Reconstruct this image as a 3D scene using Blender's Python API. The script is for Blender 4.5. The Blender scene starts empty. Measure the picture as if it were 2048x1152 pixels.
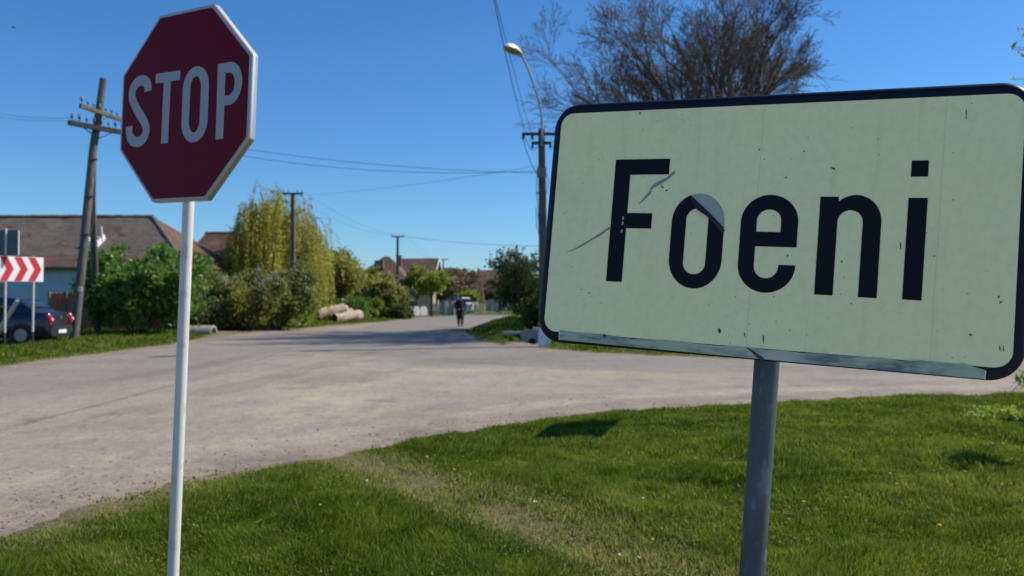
import bpy, math, random
import numpy as np
from mathutils import Vector, Matrix, Euler
PI = math.pi
SC = bpy.context.scene
COL = SC.collection
rng = np.random.default_rng(7)
random.seed(7)

# ------------------------------------------------------------------ camera, sky, sun, exposure
FPX, CXP, CYP, HOR, CH = 1650.0, 1024.0, 576.0, 594.0, 1.6      # focal length in px of the 2048 px photo, horizon row, eye height
PITCH = math.atan((HOR - CYP) / FPX)
cam_d = bpy.data.cameras.new('camera')
cam = bpy.data.objects.new('camera', cam_d); COL.objects.link(cam)
cam.location = (0, 0, CH); cam.rotation_euler = (PI / 2 + PITCH, 0, 0)
cam_d.sensor_width = 36; cam_d.lens = 36 * FPX / 2048
cam_d.clip_start = .05; cam_d.clip_end = 6000
cam_d.dof.use_dof = True; cam_d.dof.focus_distance = 1.95; cam_d.dof.aperture_fstop = 5.0
SC.camera = cam

SUN_EL, SUN_AZ = math.radians(43), math.radians(17)              # azimuth measured from +X towards +Y
world = bpy.data.worlds.new('World'); SC.world = world; world.use_nodes = True
wn = world.node_tree; bg = wn.nodes['Background']
sky = wn.nodes.new('ShaderNodeTexSky'); sky.sky_type = 'NISHITA'; sky.sun_disc = False
sky.sun_elevation = SUN_EL; sky.sun_rotation = PI / 2 - SUN_AZ
sky.altitude = 100; sky.air_density = 1.0; sky.dust_density = .3; sky.ozone_density = 3.0
tint = wn.nodes.new('ShaderNodeMix'); tint.data_type = 'RGBA'; tint.blend_type = 'MULTIPLY'; tint.inputs[0].default_value = 1
tint.inputs[7].default_value = (.60, .86, 1.13, 1)                 # the camera's cool white balance
hsv = wn.nodes.new('ShaderNodeHueSaturation'); hsv.inputs['Saturation'].default_value = 1.08
wn.links.new(sky.outputs[0], tint.inputs[6]); wn.links.new(tint.outputs[2], hsv.inputs['Color'])
wn.links.new(hsv.outputs[0], bg.inputs[0]); bg.inputs[1].default_value = .101
sd = bpy.data.lights.new('sun', 'SUN'); sd.energy = 5.0; sd.angle = math.radians(.53); sd.color = (1, .91, .79)
sun = bpy.data.objects.new('sun', sd); COL.objects.link(sun)
sdir = Vector((math.cos(SUN_EL) * math.cos(SUN_AZ), math.cos(SUN_EL) * math.sin(SUN_AZ), math.sin(SUN_EL)))
sun.rotation_euler = sdir.to_track_quat('Z', 'Y').to_euler(); sun.location = (30, 10, 40)
SC.view_settings.view_transform = 'Standard'; SC.view_settings.look = 'None'
SC.view_settings.exposure = .24; SC.view_settings.gamma = 1; SC.view_settings.use_curve_mapping = False
SC.render.engine = 'CYCLES'
SC.cycles.max_bounces = 6; SC.cycles.transparent_max_bounces = 12

# ------------------------------------------------------------------ helpers
def at(px, py, Y):
    """world point on the ray of photo pixel (px, py) at distance Y along the view"""
    c, s = math.cos(PITCH), math.sin(PITCH)
    x, y, z = (px - CXP) / FPX, 1.0, -(py - CYP) / FPX
    yy, zz = y * c - z * s, y * s + z * c
    return Vector((x / yy * Y, Y, CH + zz / yy * Y))
def gp(px, py):
    Y = CH * FPX / (py - HOR)
    p = at(px, py, Y); return (p.x, p.y)

def tag(o, label=None, cat=None, group=None, kind=None):
    if label: o['label'] = label
    if cat: o['category'] = cat
    if group: o['group'] = group
    if kind: o['kind'] = kind
    return o
def empty(name, loc, label=None, cat=None, group=None, rz=0):
    o = bpy.data.objects.new(name, None); COL.objects.link(o)
    o.location = loc; o.rotation_euler = (0, 0, rz); o.empty_display_size = .1
    return tag(o, label, cat, group)

class MB:
    def __init__(s): s.v = []; s.f = []; s.sm = []
    def add(s, vs, fs, smooth=False, M=None):
        b = len(s.v)
        if M is not None: vs = [tuple(M @ Vector(v)) for v in vs]
        s.v += [tuple(v) for v in vs]
        s.f += [tuple(i + b for i in f) for f in fs]; s.sm += [smooth] * len(fs)
        return s
    def box(s, c, d, M=None, taper=1.0):
        x, y, z = c; a, b, h = d[0] / 2, d[1] / 2, d[2] / 2
        vs = [(x - a, y - b, z - h), (x + a, y - b, z - h), (x + a, y + b, z - h), (x - a, y + b, z - h)]
        a *= taper; b *= taper
        vs += [(x - a, y - b, z + h), (x + a, y - b, z + h), (x + a, y + b, z + h), (x - a, y + b, z + h)]
        return s.add(vs, [(3, 2, 1, 0), (4, 5, 6, 7), (0, 1, 5, 4), (1, 2, 6, 5), (2, 3, 7, 6), (3, 0, 4, 7)], False, M)
    def bar(s, p, q, w, h):
        p, q = Vector(p), Vector(q); d = (q - p); L = d.length
        R = d.to_track_quat('X', 'Z').to_matrix().to_4x4(); R.translation = (p + q) / 2
        return s.box((0, 0, 0), (L, w, h), R)
    def tube(s, pts, rad, n=8, cap=True, smooth=True, wob=0.0):
        pts = [Vector(p) for p in pts]
        if not hasattr(rad, '__len__'): rad = [rad] * len(pts)
        vs = []; up = None
        for i, p in enumerate(pts):
            t = (pts[min(i + 1, len(pts) - 1)] - pts[max(i - 1, 0)]).normalized()
            if up is None:
                up = Vector((0, 0, 1)) if abs(t.z) < .9 else Vector((1, 0, 0))
            a = t.cross(up).normalized(); up = a.cross(t).normalized()
            for k in range(n):
                an = 2 * PI * k / n; r = rad[i] * (1 + wob * (random.random() - .5))
                vs.append(p + a * math.cos(an) * r + up * math.sin(an) * r)
        fs = []
        for i in range(len(pts) - 1):
            for k in range(n):
                k2 = (k + 1) % n
                fs.append((i * n + k, i * n + k2, (i + 1) * n + k2, (i + 1) * n + k))
        s.add(vs, fs, smooth)
        if cap:
            s.add(vs[:n], [tuple(range(n))]); s.add(vs[-n:], [tuple(range(n - 1, -1, -1))])
        return s
    def prism(s, out, y0, y1):                # outline (x, z), extruded along y from y0 (front) to y1
        n = len(out)
        vs = [(x, y0, z) for x, z in out] + [(x, y1, z) for x, z in out]
        s.add(vs, [tuple(range(n)), tuple(range(2 * n - 1, n - 1, -1))])
        s.add(vs, [(i, (i + 1) % n, (i + 1) % n + n, i + n) for i in range(n)])
        return s
    def strip(s, A, B, y, closed=False):
        n = len(A); vs = [(x, y, z) for x, z in A] + [(x, y, z) for x, z in B]
        m = n if closed else n - 1
        return s.add(vs, [(i, (i + 1) % n, (i + 1) % n + n, i + n) for i in range(m)])
    def flat(s, out, y): return s.add([(x, y, z) for x, z in out], [tuple(range(len(out)))])
    def loft(s, rings, closed=True, cap=True, smooth=True):
        n = len(rings[0]); vs = [v for r in rings for v in r]; fs = []
        for i in range(len(rings) - 1):
            for k in range(n if closed else n - 1):
                k2 = (k + 1) % n
                fs.append((i * n + k, i * n + k2, (i + 1) * n + k2, (i + 1) * n + k))
        s.add(vs, fs, smooth)
        if cap: s.add(rings[0], [tuple(range(n - 1, -1, -1))]); s.add(rings[-1], [tuple(range(n))])
        return s
    def build(s, name, m, parent=None, label=None, cat=None, group=None, kind=None, fixn=True, loc=None):
        me = bpy.data.meshes.new(name); me.from_pydata(s.v, [], s.f)
        me.polygons.foreach_set('use_smooth', s.sm)
        if fixn:
            import bmesh
            bm = bmesh.new(); bm.from_mesh(me); bmesh.ops.recalc_face_normals(bm, faces=bm.faces); bm.to_mesh(me); bm.free()
        me.materials.append(m); me.update()
        o = bpy.data.objects.new(name, me); COL.objects.link(o)
        if parent: o.parent = parent
        if loc is not None: o.location = loc
        return tag(o, label, cat, group, kind)

def npmesh(name, V, F, m, attrs=None, smooth=False, parent=None, **kw):
    """V (n,3), F (k,c) faces all of c corners"""
    me = bpy.data.meshes.new(name); k, c = F.shape
    me.vertices.add(len(V)); me.vertices.foreach_set('co', np.ascontiguousarray(V, np.float32).ravel())
    me.loops.add(k * c); me.loops.foreach_set('vertex_index', np.ascontiguousarray(F, np.int32).ravel())
    me.polygons.add(k)
    me.polygons.foreach_set('loop_start', np.arange(0, k * c, c, dtype=np.int32))
    me.polygons.foreach_set('loop_total', np.full(k, c, np.int32))
    me.polygons.foreach_set('use_smooth', np.full(k, smooth))
    for an, av in (attrs or {}).items():
        a = me.attributes.new(an, 'FLOAT', 'POINT'); a.data.foreach_set('value', np.ascontiguousarray(av, np.float32))
    me.update(calc_edges=True); me.materials.append(m)
    o = bpy.data.objects.new(name, me); COL.objects.link(o)
    if parent: o.parent = parent
    return tag(o, **kw)

def vnoise(x, y, s, seed=0):
    x = np.asarray(x, float) / s; y = np.asarray(y, float) / s
    xi, yi = np.floor(x), np.floor(y); fx, fy = x - xi, y - yi
    fx = fx * fx * (3 - 2 * fx); fy = fy * fy * (3 - 2 * fy)
    def h(a, b):
        t = np.sin(a * 127.1 + b * 311.7 + seed * 17.3) * 43758.5453
        return t - np.floor(t)
    return (h(xi, yi) * (1 - fx) + h(xi + 1, yi) * fx) * (1 - fy) + (h(xi, yi + 1) * (1 - fx) + h(xi + 1, yi + 1) * fx) * fy
def fbm(x, y, s, seed=0, o=3):
    r = 0; a = 1; t = 0
    for i in range(o): r = r + a * vnoise(x, y, s / 2 ** i, seed + i); t += a; a *= .5
    return r / t
def sstep(a, b, x):
    t = np.clip((x - a) / (b - a), 0, 1); return t * t * (3 - 2 * t)

# ------------------------------------------------------------------ materials
def _new(name):
    m = bpy.data.materials.new(name); m.use_nodes = True
    nt = m.node_tree; return m, nt, nt.nodes['Principled BSDF'], nt.nodes, nt.links
def rgba(c): return (c[0], c[1], c[2], 1)
def mat(name, c1, c2=None, rough=.8, metal=0, scale=4, lo=.35, hi=.65, bump=0, bscale=None, stretch=None, spec=.5, c3=None, s3=30, attr=None):
    m, nt, P, N, L = _new(name)
    P.inputs['Roughness'].default_value = rough; P.inputs['Metallic'].default_value = metal
    P.inputs['Specular IOR Level'].default_value = spec
    tc = N.new('ShaderNodeTexCoord'); mp = N.new('ShaderNodeMapping'); L.new(tc.outputs['Object'], mp.inputs[0])
    if stretch: mp.inputs['Scale'].default_value = stretch
    if c2 is None: c2 = tuple(x * .82 for x in c1)
    no = N.new('ShaderNodeTexNoise'); no.inputs['Scale'].default_value = scale; no.inputs['Detail'].default_value = 8
    no.inputs['Roughness'].default_value = .65
    L.new(mp.outputs[0], no.inputs[0])
    r = N.new('ShaderNodeMapRange'); r.inputs[1].default_value = lo; r.inputs[2].default_value = hi; L.new(no.outputs[0], r.inputs[0])
    mx = N.new('ShaderNodeMix'); mx.data_type = 'RGBA'; mx.inputs[6].default_value = rgba(c1); mx.inputs[7].default_value = rgba(c2)
    L.new(r.outputs[0], mx.inputs[0]); out = mx.outputs[2]
    if attr:
        a = N.new('ShaderNodeAttribute'); a.attribute_name = attr
        ad = N.new('ShaderNodeMath'); ad.operation = 'ADD'; ad.use_clamp = True
        sb = N.new('ShaderNodeMath'); sb.operation = 'MULTIPLY_ADD'; sb.inputs[1].default_value = .9; sb.inputs[2].default_value = -.45
        L.new(a.outputs['Fac'], sb.inputs[0]); L.new(sb.outputs[0], ad.inputs[0]); L.new(r.outputs[0], ad.inputs[1]); L.new(ad.outputs[0], mx.inputs[0])
    if c3:
        n3 = N.new('ShaderNodeTexNoise'); n3.inputs['Scale'].default_value = s3; n3.inputs['Detail'].default_value = 6; L.new(mp.outputs[0], n3.inputs[0])
        r3 = N.new('ShaderNodeMapRange'); r3.inputs[1].default_value = .56; r3.inputs[2].default_value = .68; L.new(n3.outputs[0], r3.inputs[0])
        m3 = N.new('ShaderNodeMix'); m3.data_type = 'RGBA'; m3.inputs[7].default_value = rgba(c3); L.new(r3.outputs[0], m3.inputs[0]); L.new(out, m3.inputs[6]); out = m3.outputs[2]
    L.new(out, P.inputs['Base Color'])
    if bump:
        nb = N.new('ShaderNodeTexNoise'); nb.inputs['Scale'].default_value = bscale or scale * 6; nb.inputs['Detail'].default_value = 6
        L.new(mp.outputs[0], nb.inputs[0]); b = N.new('ShaderNodeBump'); b.inputs['Strength'].default_value = bump; b.inputs['Distance'].default_value = .02
        L.new(nb.outputs[0], b.inputs['Height']); L.new(b.outputs[0], P.inputs['Normal'])
    return m
def leafmat(name, ca, cb, cc=None, trans=.35, rough=.5, spec=.3):
    """colour runs from ca to cb (to cc) with the leaf attribute v"""
    m, nt, P, N, L = _new(name)
    a = N.new('ShaderNodeAttribute'); a.attribute_name = 'v'
    cr = N.new('ShaderNodeValToRGB'); e = cr.color_ramp.elements
    e[0].position = 0; e[0].color = rgba(ca); e[1].position = 1; e[1].color = rgba(cc or cb)
    if cc: k = e.new(.55); k.color = rgba(cb)
    L.new(a.outputs['Fac'], cr.inputs[0]); L.new(cr.outputs[0], P.inputs['Base Color'])
    P.inputs['Roughness'].default_value = rough; P.inputs['Specular IOR Level'].default_value = spec
    tr = N.new('ShaderNodeBsdfTranslucent'); mi = N.new('ShaderNodeMixShader'); mi.inputs[0].default_value = trans
    hs = N.new('ShaderNodeHueSaturation'); hs.inputs['Value'].default_value = 1.3; hs.inputs['Hue'].default_value = .485
    L.new(cr.outputs[0], hs.inputs['Color']); L.new(hs.outputs[0], tr.inputs[0])
    L.new(P.outputs[0], mi.inputs[1]); L.new(tr.outputs[0], mi.inputs[2]); L.new(mi.outputs[0], N['Material Output'].inputs[0])
    return m

M_bark = mat('bark', (.10, .075, .055), (.045, .035, .028), .95, scale=6, bump=.5)
M_barkg = mat('bark_grey', (.16, .125, .10), (.075, .058, .045), .95, scale=3, bump=.4)
M_white = mat('white_paint', (.72, .72, .70), (.62, .61, .58), .45, scale=3, c3=(.45, .42, .36), s3=9)
M_polegrey = mat('concrete_pole', (.12, .105, .09), (.07, .062, .055), .9, scale=3, bump=.3)
M_conc = mat('concrete', (.36, .35, .34), (.26, .25, .24), .9, scale=5, bump=.3)
M_wood = mat('weathered_wood', (.17, .15, .14), (.07, .062, .062), .9, scale=2.5, stretch=(6, 6, 1), bump=.5, bscale=10)
M_tar = mat('dark_timber', (.035, .03, .03), (.02, .018, .018), .85, scale=5)
M_iron = mat('dark_iron', (.03, .03, .032), (.05, .04, .035), .6, .4)
M_wire = mat('wire', (.04, .045, .055), None, .6)

# ------------------------------------------------------------------ ground and road
near = [gp(*p) for p in [(0, 1060), (120, 1010), (225, 985), (330, 962), (500, 930), (700, 900), (860, 870), (1000, 846), (1150, 827), (1320, 815), (1500, 806), (1700, 797), (2048, 785)]]
farR = [gp(*p) for p in [(1450, 717), (1200, 707), (1080, 697), (1000, 690), (955, 683), (925, 668), (932, 658), (990, 645), (1010, 637)]]
farL = [gp(*p) for p in [(830, 635), (780, 643), (700, 649), (620, 656), (520, 664), (430, 672), (390, 681), (350, 690), (250, 703), (150, 714), (0, 736)]]
road_poly = [(-40, -12), (-14, .5), (-7, 3.6)] + near + [(14, 15), (30, 17), (70, 20), (200, 26)] + \
            [(200, 33), (70, 26), (30, 22.5), (16, 20.8), (10.5, 20.4)] + farR + [(2, 66), (14, 68), (60, 74), (60, 80), (14, 74.5), (-3, 72)] + \
            farL + [(-13.5, 12), (-22, 4), (-60, -6)]
RP = np.array(road_poly)
def road_sd(x, y):
    """signed distance to the road outline, negative on the road"""
    x = np.asarray(x, float); y = np.asarray(y, float)
    d = np.full(x.shape, 1e9); ins = np.zeros(x.shape, bool)
    A = RP; B = np.roll(RP, -1, 0)
    for (ax, ay), (bx, by) in zip(A, B):
        ex, ey = bx - ax, by - ay
        t = np.clip(((x - ax) * ex + (y - ay) * ey) / (ex * ex + ey * ey), 0, 1)
        d = np.minimum(d, np.hypot(x - ax - t * ex, y - ay - t * ey))
        c = ((ay > y) != (by > y))
        with np.errstate(divide='ignore', invalid='ignore'):
            ins ^= c & (x < (bx - ax) * (y - ay) / (by - ay + 1e-12) + ax)
    return np.where(ins, -d, d)
def line_d(x, y, pts):
    d = np.full(np.shape(x), 1e9)
    for (ax, ay), (bx, by) in zip(pts[:-1], pts[1:]):
        ex, ey = bx - ax, by - ay
        t = np.clip(((x - ax) * ex + (y - ay) * ey) / (ex * ex + ey * ey), 0, 1)
        d = np.minimum(d, np.hypot(x - ax - t * ex, y - ay - t * ey))
    return d
def edge_d(x, y):
    s = np.clip(np.asarray(y) / 12, .5, 3)
    near_side = np.asarray(y, float) - 1.55 - np.asarray(x, float) * .06      # unseen road surface added behind the viewer to bounce light onto the signs
    far_side = -32.0 - np.asarray(y, float)
    return np.minimum(road_sd(x, y), np.maximum(near_side, far_side)) + (fbm(x, y, 1.1, 3) - .5) * .42 * s ** .5 + (fbm(x, y, .25, 5) - .5) * .34
DITCH = [(.72, 27.3), (.70, 29.6), (1.3, 37), (2.3, 50), (3.4, 62)]
TRACK = [gp(*p) for p in [(640, 905), (740, 940), (860, 1000), (1000, 1055), (1150, 1105), (1350, 1160), (1700, 1300)]]
TRACK2 = [gp(*p) for p in [(1000, 985), (1150, 1040), (1330, 1110), (1520, 1180)]]
def gz(x, y, d=None):
    x = np.asarray(x, float); y = np.asarray(y, float)
    if d is None: d = edge_d(x, y)
    z = -.05 + .085 * sstep(-.35, .55, d)
    z = z + sstep(.3, 2.5, d) * ((fbm(x, y, 1.6, 11) - .35) * .16 * np.clip(1 - y / 60, .2, 1) + (fbm(x, y, .4, 12) - .5) * .045)
    z = z - .03 * sstep(.35, .05, line_d(x, y, TRACK)) * sstep(.4, 1, d) - .03 * sstep(.28, .05, line_d(x, y, TRACK2)) * sstep(.4, 1, d)
    z = np.where((d > .3) & (y < 16), np.maximum(z, .014), z)
    right = (x > -4) & (y > 21)
    z = z + right * sstep(0, 2.2, d) * (.34 * sstep(25, 29, y) * sstep(75, 55, y) + .1)
    z = z - right * .55 * sstep(1.2, .35, line_d(x, y, DITCH)) * sstep(.1, .6, d)
    left = (x < -9) & (y > 14)
    z = z + left * .04 * sstep(0, 3.5, d) * sstep(60, 45, y)
    return z
def gz1(x, y): return float(gz(np.array([x]), np.array([y]))[0])

def axis(fine0, fine1, step, lo, hi, g=1.12):
    a = list(np.arange(fine0, fine1, step)); s = step; v = a[-1]
    while v < hi: s *= g; v += s; a.append(v)
    s = step; v = fine0; b = []
    while v > lo: s *= g; v -= s; b.append(v)
    return np.array(b[::-1] + a)
gx = axis(-5, 7, .075, -2500, 2500, 1.055); gy = axis(3.2, 14.5, .075, -60, 4500, 1.035)
GX, GY = np.meshgrid(gx, gy)
GD = edge_d(GX, GY); GZ = gz(GX, GY, GD)
nx, ny = len(gx), len(gy)
idx = np.arange(nx * ny).reshape(ny, nx)
QF = np.stack([idx[:-1, :-1].ravel(), idx[:-1, 1:].ravel(), idx[1:, 1:].ravel(), idx[1:, :-1].ravel()], 1)
def dryness(x, y, d):
    t = sstep(.62, .1, line_d(x, y, TRACK)) * .84
    t = np.maximum(t, sstep(.3, .05, line_d(x, y, TRACK2)) * .5)
    t = np.maximum(t, sstep(.9, .0, line_d(x, y, [gp(110, 1035), gp(210, 1005), gp(320, 975), gp(480, 940)])) * 1.1)
    t = np.maximum(t, sstep(.8, .0, line_d(x, y, [gp(0, 1100), gp(60, 1070)])) * .5)
    t = np.maximum(t, sstep(.35, .0, d) * (.55 + .5 * vnoise(x, y, 1.7, 8)))
    return np.clip(t + (fbm(x, y, .7, 21) - .5) * .7 + (fbm(x, y, .12, 22) - .5) * .35, 0, 1)
DRY = dryness(GX, GY, GD)
DIRT = sstep(.22, -.05, GD)
DIRT = np.maximum(DIRT, sstep(.42, .08, line_d(GX, GY, [gp(190, 1004), gp(270, 985), gp(335, 972), gp(500, 938)]) + (fbm(GX, GY, .3, 62) - .5) * .5))
DIRT = np.maximum(DIRT, sstep(.7, .15, line_d(GX, GY, [(.45, 27.0), (.6, 28.2), (.7, 29.6)])) * 1.0)
DIRT = np.maximum(DIRT, sstep(1.2, .3, line_d(GX, GY, [gp(420, 668), gp(510, 660)]) + (fbm(GX, GY, .8, 61) - .5)) * 1.)
DIRT = np.maximum(DIRT, sstep(.9, .1, line_d(GX, GY, [gp(150, 668), gp(175, 662)])) * .9)

def ground_mat():
    m, nt, P, N, L = _new('grassy_ground')
    P.inputs['Roughness'].default_value = .95; P.inputs['Specular IOR Level'].default_value = .2
    tc = N.new('ShaderNodeTexCoord')
    def noise(s, d=8):
        n = N.new('ShaderNodeTexNoise'); n.inputs['Scale'].default_value = s; n.inputs['Detail'].default_value = d; n.inputs['Roughness'].default_value = .7
        L.new(tc.outputs['Object'], n.inputs[0]); return n.outputs[0]
    def rng_(v, a, b):
        r = N.new('ShaderNodeMapRange'); r.inputs[1].default_value = a; r.inputs[2].default_value = b; L.new(v, r.inputs[0]); return r.outputs[0]
    def mix(f, a, b):
        x = N.new('ShaderNodeMix'); x.data_type = 'RGBA'; L.new(f, x.inputs[0])
        for i, c in ((6, a), (7, b)):
            if isinstance(c, tuple): x.inputs[i].default_value = rgba(c)
            else: L.new(c, x.inputs[i])
        return x.outputs[2]
    def attr(n): a = N.new('ShaderNodeAttribute'); a.attribute_name = n; return a.outputs['Fac']
    g = mix(rng_(noise(1.3), .35, .65), (.08, .12, .016), (.11, .14, .022))
    g = mix(rng_(noise(9), .4, .62), g, (.035, .06, .013))
    dry = mix(rng_(noise(14), .4, .6), (.19, .165, .08), (.11, .12, .045))
    g = mix(attr('dry'), g, dry)
    dirt = mix(rng_(noise(6), .4, .6), (.33, .235, .15), (.22, .16, .11))
    g = mix(attr('dirt'), g, dirt)
    L.new(g, P.inputs['Base Color'])
    b = N.new('ShaderNodeBump'); b.inputs['Strength'].default_value = .8; b.inputs['Distance'].default_value = .04
    L.new(noise(22), b.inputs['Height']); L.new(b.outputs[0], P.inputs['Normal'])
    return m
npmesh('ground', np.stack([GX.ravel(), GY.ravel(), GZ.ravel()], 1), QF, ground_mat(),
       {'dry': DRY.ravel(), 'dirt': DIRT.ravel()}, smooth=True, kind='structure')

def road_mat():
    m, nt, P, N, L = _new('worn_asphalt_and_gravel')
    P.inputs['Roughness'].default_value = .9; P.inputs['Specular IOR Level'].default_value = .35
    tc = N.new('ShaderNodeTexCoord')
    def noise(s, d=8, st=None, ro=.65):
        n = N.new('ShaderNodeTexNoise'); n.inputs['Scale'].default_value = s; n.inputs['Detail'].default_value = d; n.inputs['Roughness'].default_value = ro
        if st:
            mp = N.new('ShaderNodeMapping'); mp.inputs['Scale'].default_value = st; mp.inputs['Rotation'].default_value = (0, 0, .5)
            L.new(tc.outputs['Object'], mp.inputs[0]); L.new(mp.outputs[0], n.inputs[0])
        else: L.new(tc.outputs['Object'], n.inputs[0])
        return n.outputs[0]
    def rng_(v, a, b):
        r = N.new('ShaderNodeMapRange'); r.inputs[1].default_value = a; r.inputs[2].default_value = b; L.new(v, r.inputs[0]); return r.outputs[0]
    def mix(f, a, b, t='MIX'):
        x = N.new('ShaderNodeMix'); x.data_type = 'RGBA'; x.blend_type = t
        if isinstance(f, float): x.inputs[0].default_value = f
        else: L.new(f, x.inputs[0])
        for i, c in ((6, a), (7, b)):
            if isinstance(c, tuple): x.inputs[i].default_value = rgba(c)
            else: L.new(c, x.inputs[i])
        return x.outputs[2]
    def attr(n): a = N.new('ShaderNodeAttribute'); a.attribute_name = n; return a.outputs['Fac']
    gravel = mix(rng_(noise(.8), .35, .65), (.325, .287, .224), (.285, .254, .205))
    gravel = mix(rng_(noise(2.2, 8, (1, .35, 1)), .52, .66), gravel, (.255, .225, .192))
    asph = mix(rng_(noise(1.1), .35, .65), (.212, .193, .167), (.248, .227, .194))
    asph = mix(rng_(noise(1.6, 8, (.22, 1.6, 1)), .56, .68), asph, (.175, .16, .148))
    c = mix(attr('asph'), gravel, asph)
    c = mix(rng_(noise(.35, 4), .42, .62), c, mix(1.0, c, (.90, .88, .88), 'MULTIPLY'))
    c = mix(rng_(noise(.9, 8, (.12, 1.1, 1)), .50, .70), c, mix(1.0, c, (1.10, 1.07, 1.02), 'MULTIPLY'))
    c = mix(attr('wear'), c, mix(1.0, c, (.83, .82, .82), 'MULTIPLY'))
    c = mix(attr('dust'), c, mix(1.0, c, (1.20, 1.16, 1.04), 'MULTIPLY'))
    cv_ = N.new('ShaderNodeTexVoronoi'); cv_.feature = 'DISTANCE_TO_EDGE'; cv_.inputs['Scale'].default_value = .55
    wn_ = N.new('ShaderNodeTexNoise'); wn_.inputs['Scale'].default_value = 1.7; wn_.inputs['Detail'].default_value = 8; L.new(tc.outputs['Object'], wn_.inputs[0])
    va_ = N.new('ShaderNodeVectorMath'); va_.operation = 'MULTIPLY_ADD'; va_.inputs[1].default_value = (1.3, 1.3, 0); L.new(wn_.outputs['Color'], va_.inputs[0]); L.new(tc.outputs['Object'], va_.inputs[2]); L.new(va_.outputs[0], cv_.inputs['Vector'])
    ck = N.new('ShaderNodeMath'); ck.operation = 'MULTIPLY'; L.new(rng_(cv_.outputs['Distance'], .012, .004), ck.inputs[0]); L.new(rng_(noise(.5, 3), .48, .6), ck.inputs[1])
    c = mix(ck.outputs[0], c, mix(1.0, c, (.68, .66, .64), 'MULTIPLY'))
    c = mix(attr('edge'), c, mix(rng_(noise(1.4), .4, .6), (.30, .235, .17), (.17, .14, .115)))
    # loose stones of three sizes, each stone its own tone
    for sc, am in ((30, .16), (70, .16), (9, .07)):
        v = N.new('ShaderNodeTexVoronoi'); v.inputs['Scale'].default_value = sc; L.new(tc.outputs['Object'], v.inputs[0])
        hs = N.new('ShaderNodeSeparateColor'); L.new(v.outputs['Color'], hs.inputs[0])
        c2 = N.new('ShaderNodeMapRange'); c2.inputs[3].default_value = 1 - am; c2.inputs[4].default_value = 1 + am * .8; L.new(hs.outputs[0], c2.inputs[0])
        x = N.new('ShaderNodeVectorMath'); x.operation = 'SCALE'; L.new(c, x.inputs[0]); L.new(c2.outputs[0], x.inputs['Scale']); c = x.outputs[0]
    # dark pebbles and stains
    v = N.new('ShaderNodeTexVoronoi'); v.inputs['Scale'].default_value = 3.2; L.new(tc.outputs['Object'], v.inputs[0])
    sp = N.new('ShaderNodeMapRange'); sp.inputs[1].default_value = .05; sp.inputs[2].default_value = .09; L.new(v.outputs['Distance'], sp.inputs[0])
    c = mix(sp.outputs[0], (.13, .12, .11), c)
    L.new(c, P.inputs['Base Color'])
    b = N.new('ShaderNodeBump'); b.inputs['Strength'].default_value = .35; b.inputs['Distance'].default_value = .008
    L.new(noise(40, 8, None, .8), b.inputs['Height']); L.new(b.outputs[0], P.inputs['Normal'])
    return m
band = line_d(GX, GY, [(60, 21), (30, 18.9), (12, 18.6), (5.5, 19.4), (.9, 22.2), (-3, 26), (-5, 34), (-5, 45), (-4.5, 72)])
b2 = line_d(GX, GY, [(-7, 40), (-8.5, 26), (-9, 20), (-12, 10), (-30, -4)])
nzr = (fbm(GX, GY, 2.2, 31) - .5)
ASPH = np.maximum(sstep(4.0, 2.6, band + nzr * 1.5), .7 * sstep(4.5, 1.5, b2 + nzr * 3))
EDGE = np.clip(sstep(-.9, -.05, GD + (fbm(GX, GY, .8, 33) - .5) * 1.2), 0, 1) * .85
for (a_, c_) in (((605, 815), (640, 815)), ((600, 776), (632, 776)), ((752, 801), (782, 802)), ((303, 837), (330, 837)), ((1622, 756), (1645, 757))):
    EDGE = np.maximum(EDGE, sstep(.16, .03, line_d(GX, GY, [gp(*a_), gp(*c_)])) * .8)
nn2 = fbm(GX, GY, 1.3, 37); nn3 = fbm(GX, GY, .35, 38)
DUST = sstep(1.5, .1, line_d(GX, GY, [gp(600, 830), gp(700, 775), gp(850, 741), gp(1000, 735), gp(1250, 748), gp(1480, 748), gp(2048, 762)]) + (nn2 - .5) * 1.6) * sstep(.3, .6, nn3 + .12)
DUST = np.maximum(DUST, sstep(.8, .1, np.abs(GD + 1.1) + (nn2 - .5)) * sstep(.35, .6, nn3) * .7 * (GY < 20))
WEAR = np.zeros_like(GX)
for off_ in (0, 1):
    for pts_ in ([gp(-300, 850), gp(0, 792), gp(350, 742), gp(560, 700), gp(760, 668)], [gp(-300, 960), gp(0, 865), gp(350, 805), gp(560, 752), gp(760, 700)], [gp(560, 905), gp(850, 850), gp(1300, 800), gp(1800, 782)], [gp(700, 850), gp(1000, 800), gp(1500, 772), gp(2048, 764)]):
        WEAR = np.maximum(WEAR, sstep(.32, .05, np.abs(line_d(GX, GY, pts_) - .15 * off_) + (nn2 - .5) * .5) * sstep(.35, .6, fbm(GX, GY, 2.5, 44 + off_)))
WEAR = np.maximum(WEAR, sstep(1.0, .2, line_d(GX, GY, [gp(640, 765), gp(760, 745)]) + (nn3 - .5) * 2) * .9)
WEAR = np.maximum(WEAR, sstep(.9, .2, line_d(GX, GY, [gp(760, 722), gp(1050, 722)]) + (nn3 - .5) * 2) * .8)
rz_ = .0 + (fbm(GX, GY, 1.5, 40) - .5) * .012
mask = (GD[:-1, :-1] < 1.2).ravel() & (np.abs(GX[:-1, :-1]) < 190).ravel() & (GY[:-1, :-1] < 90).ravel()
RF = QF[mask]; used, inv = np.unique(RF, return_inverse=True)
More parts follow.
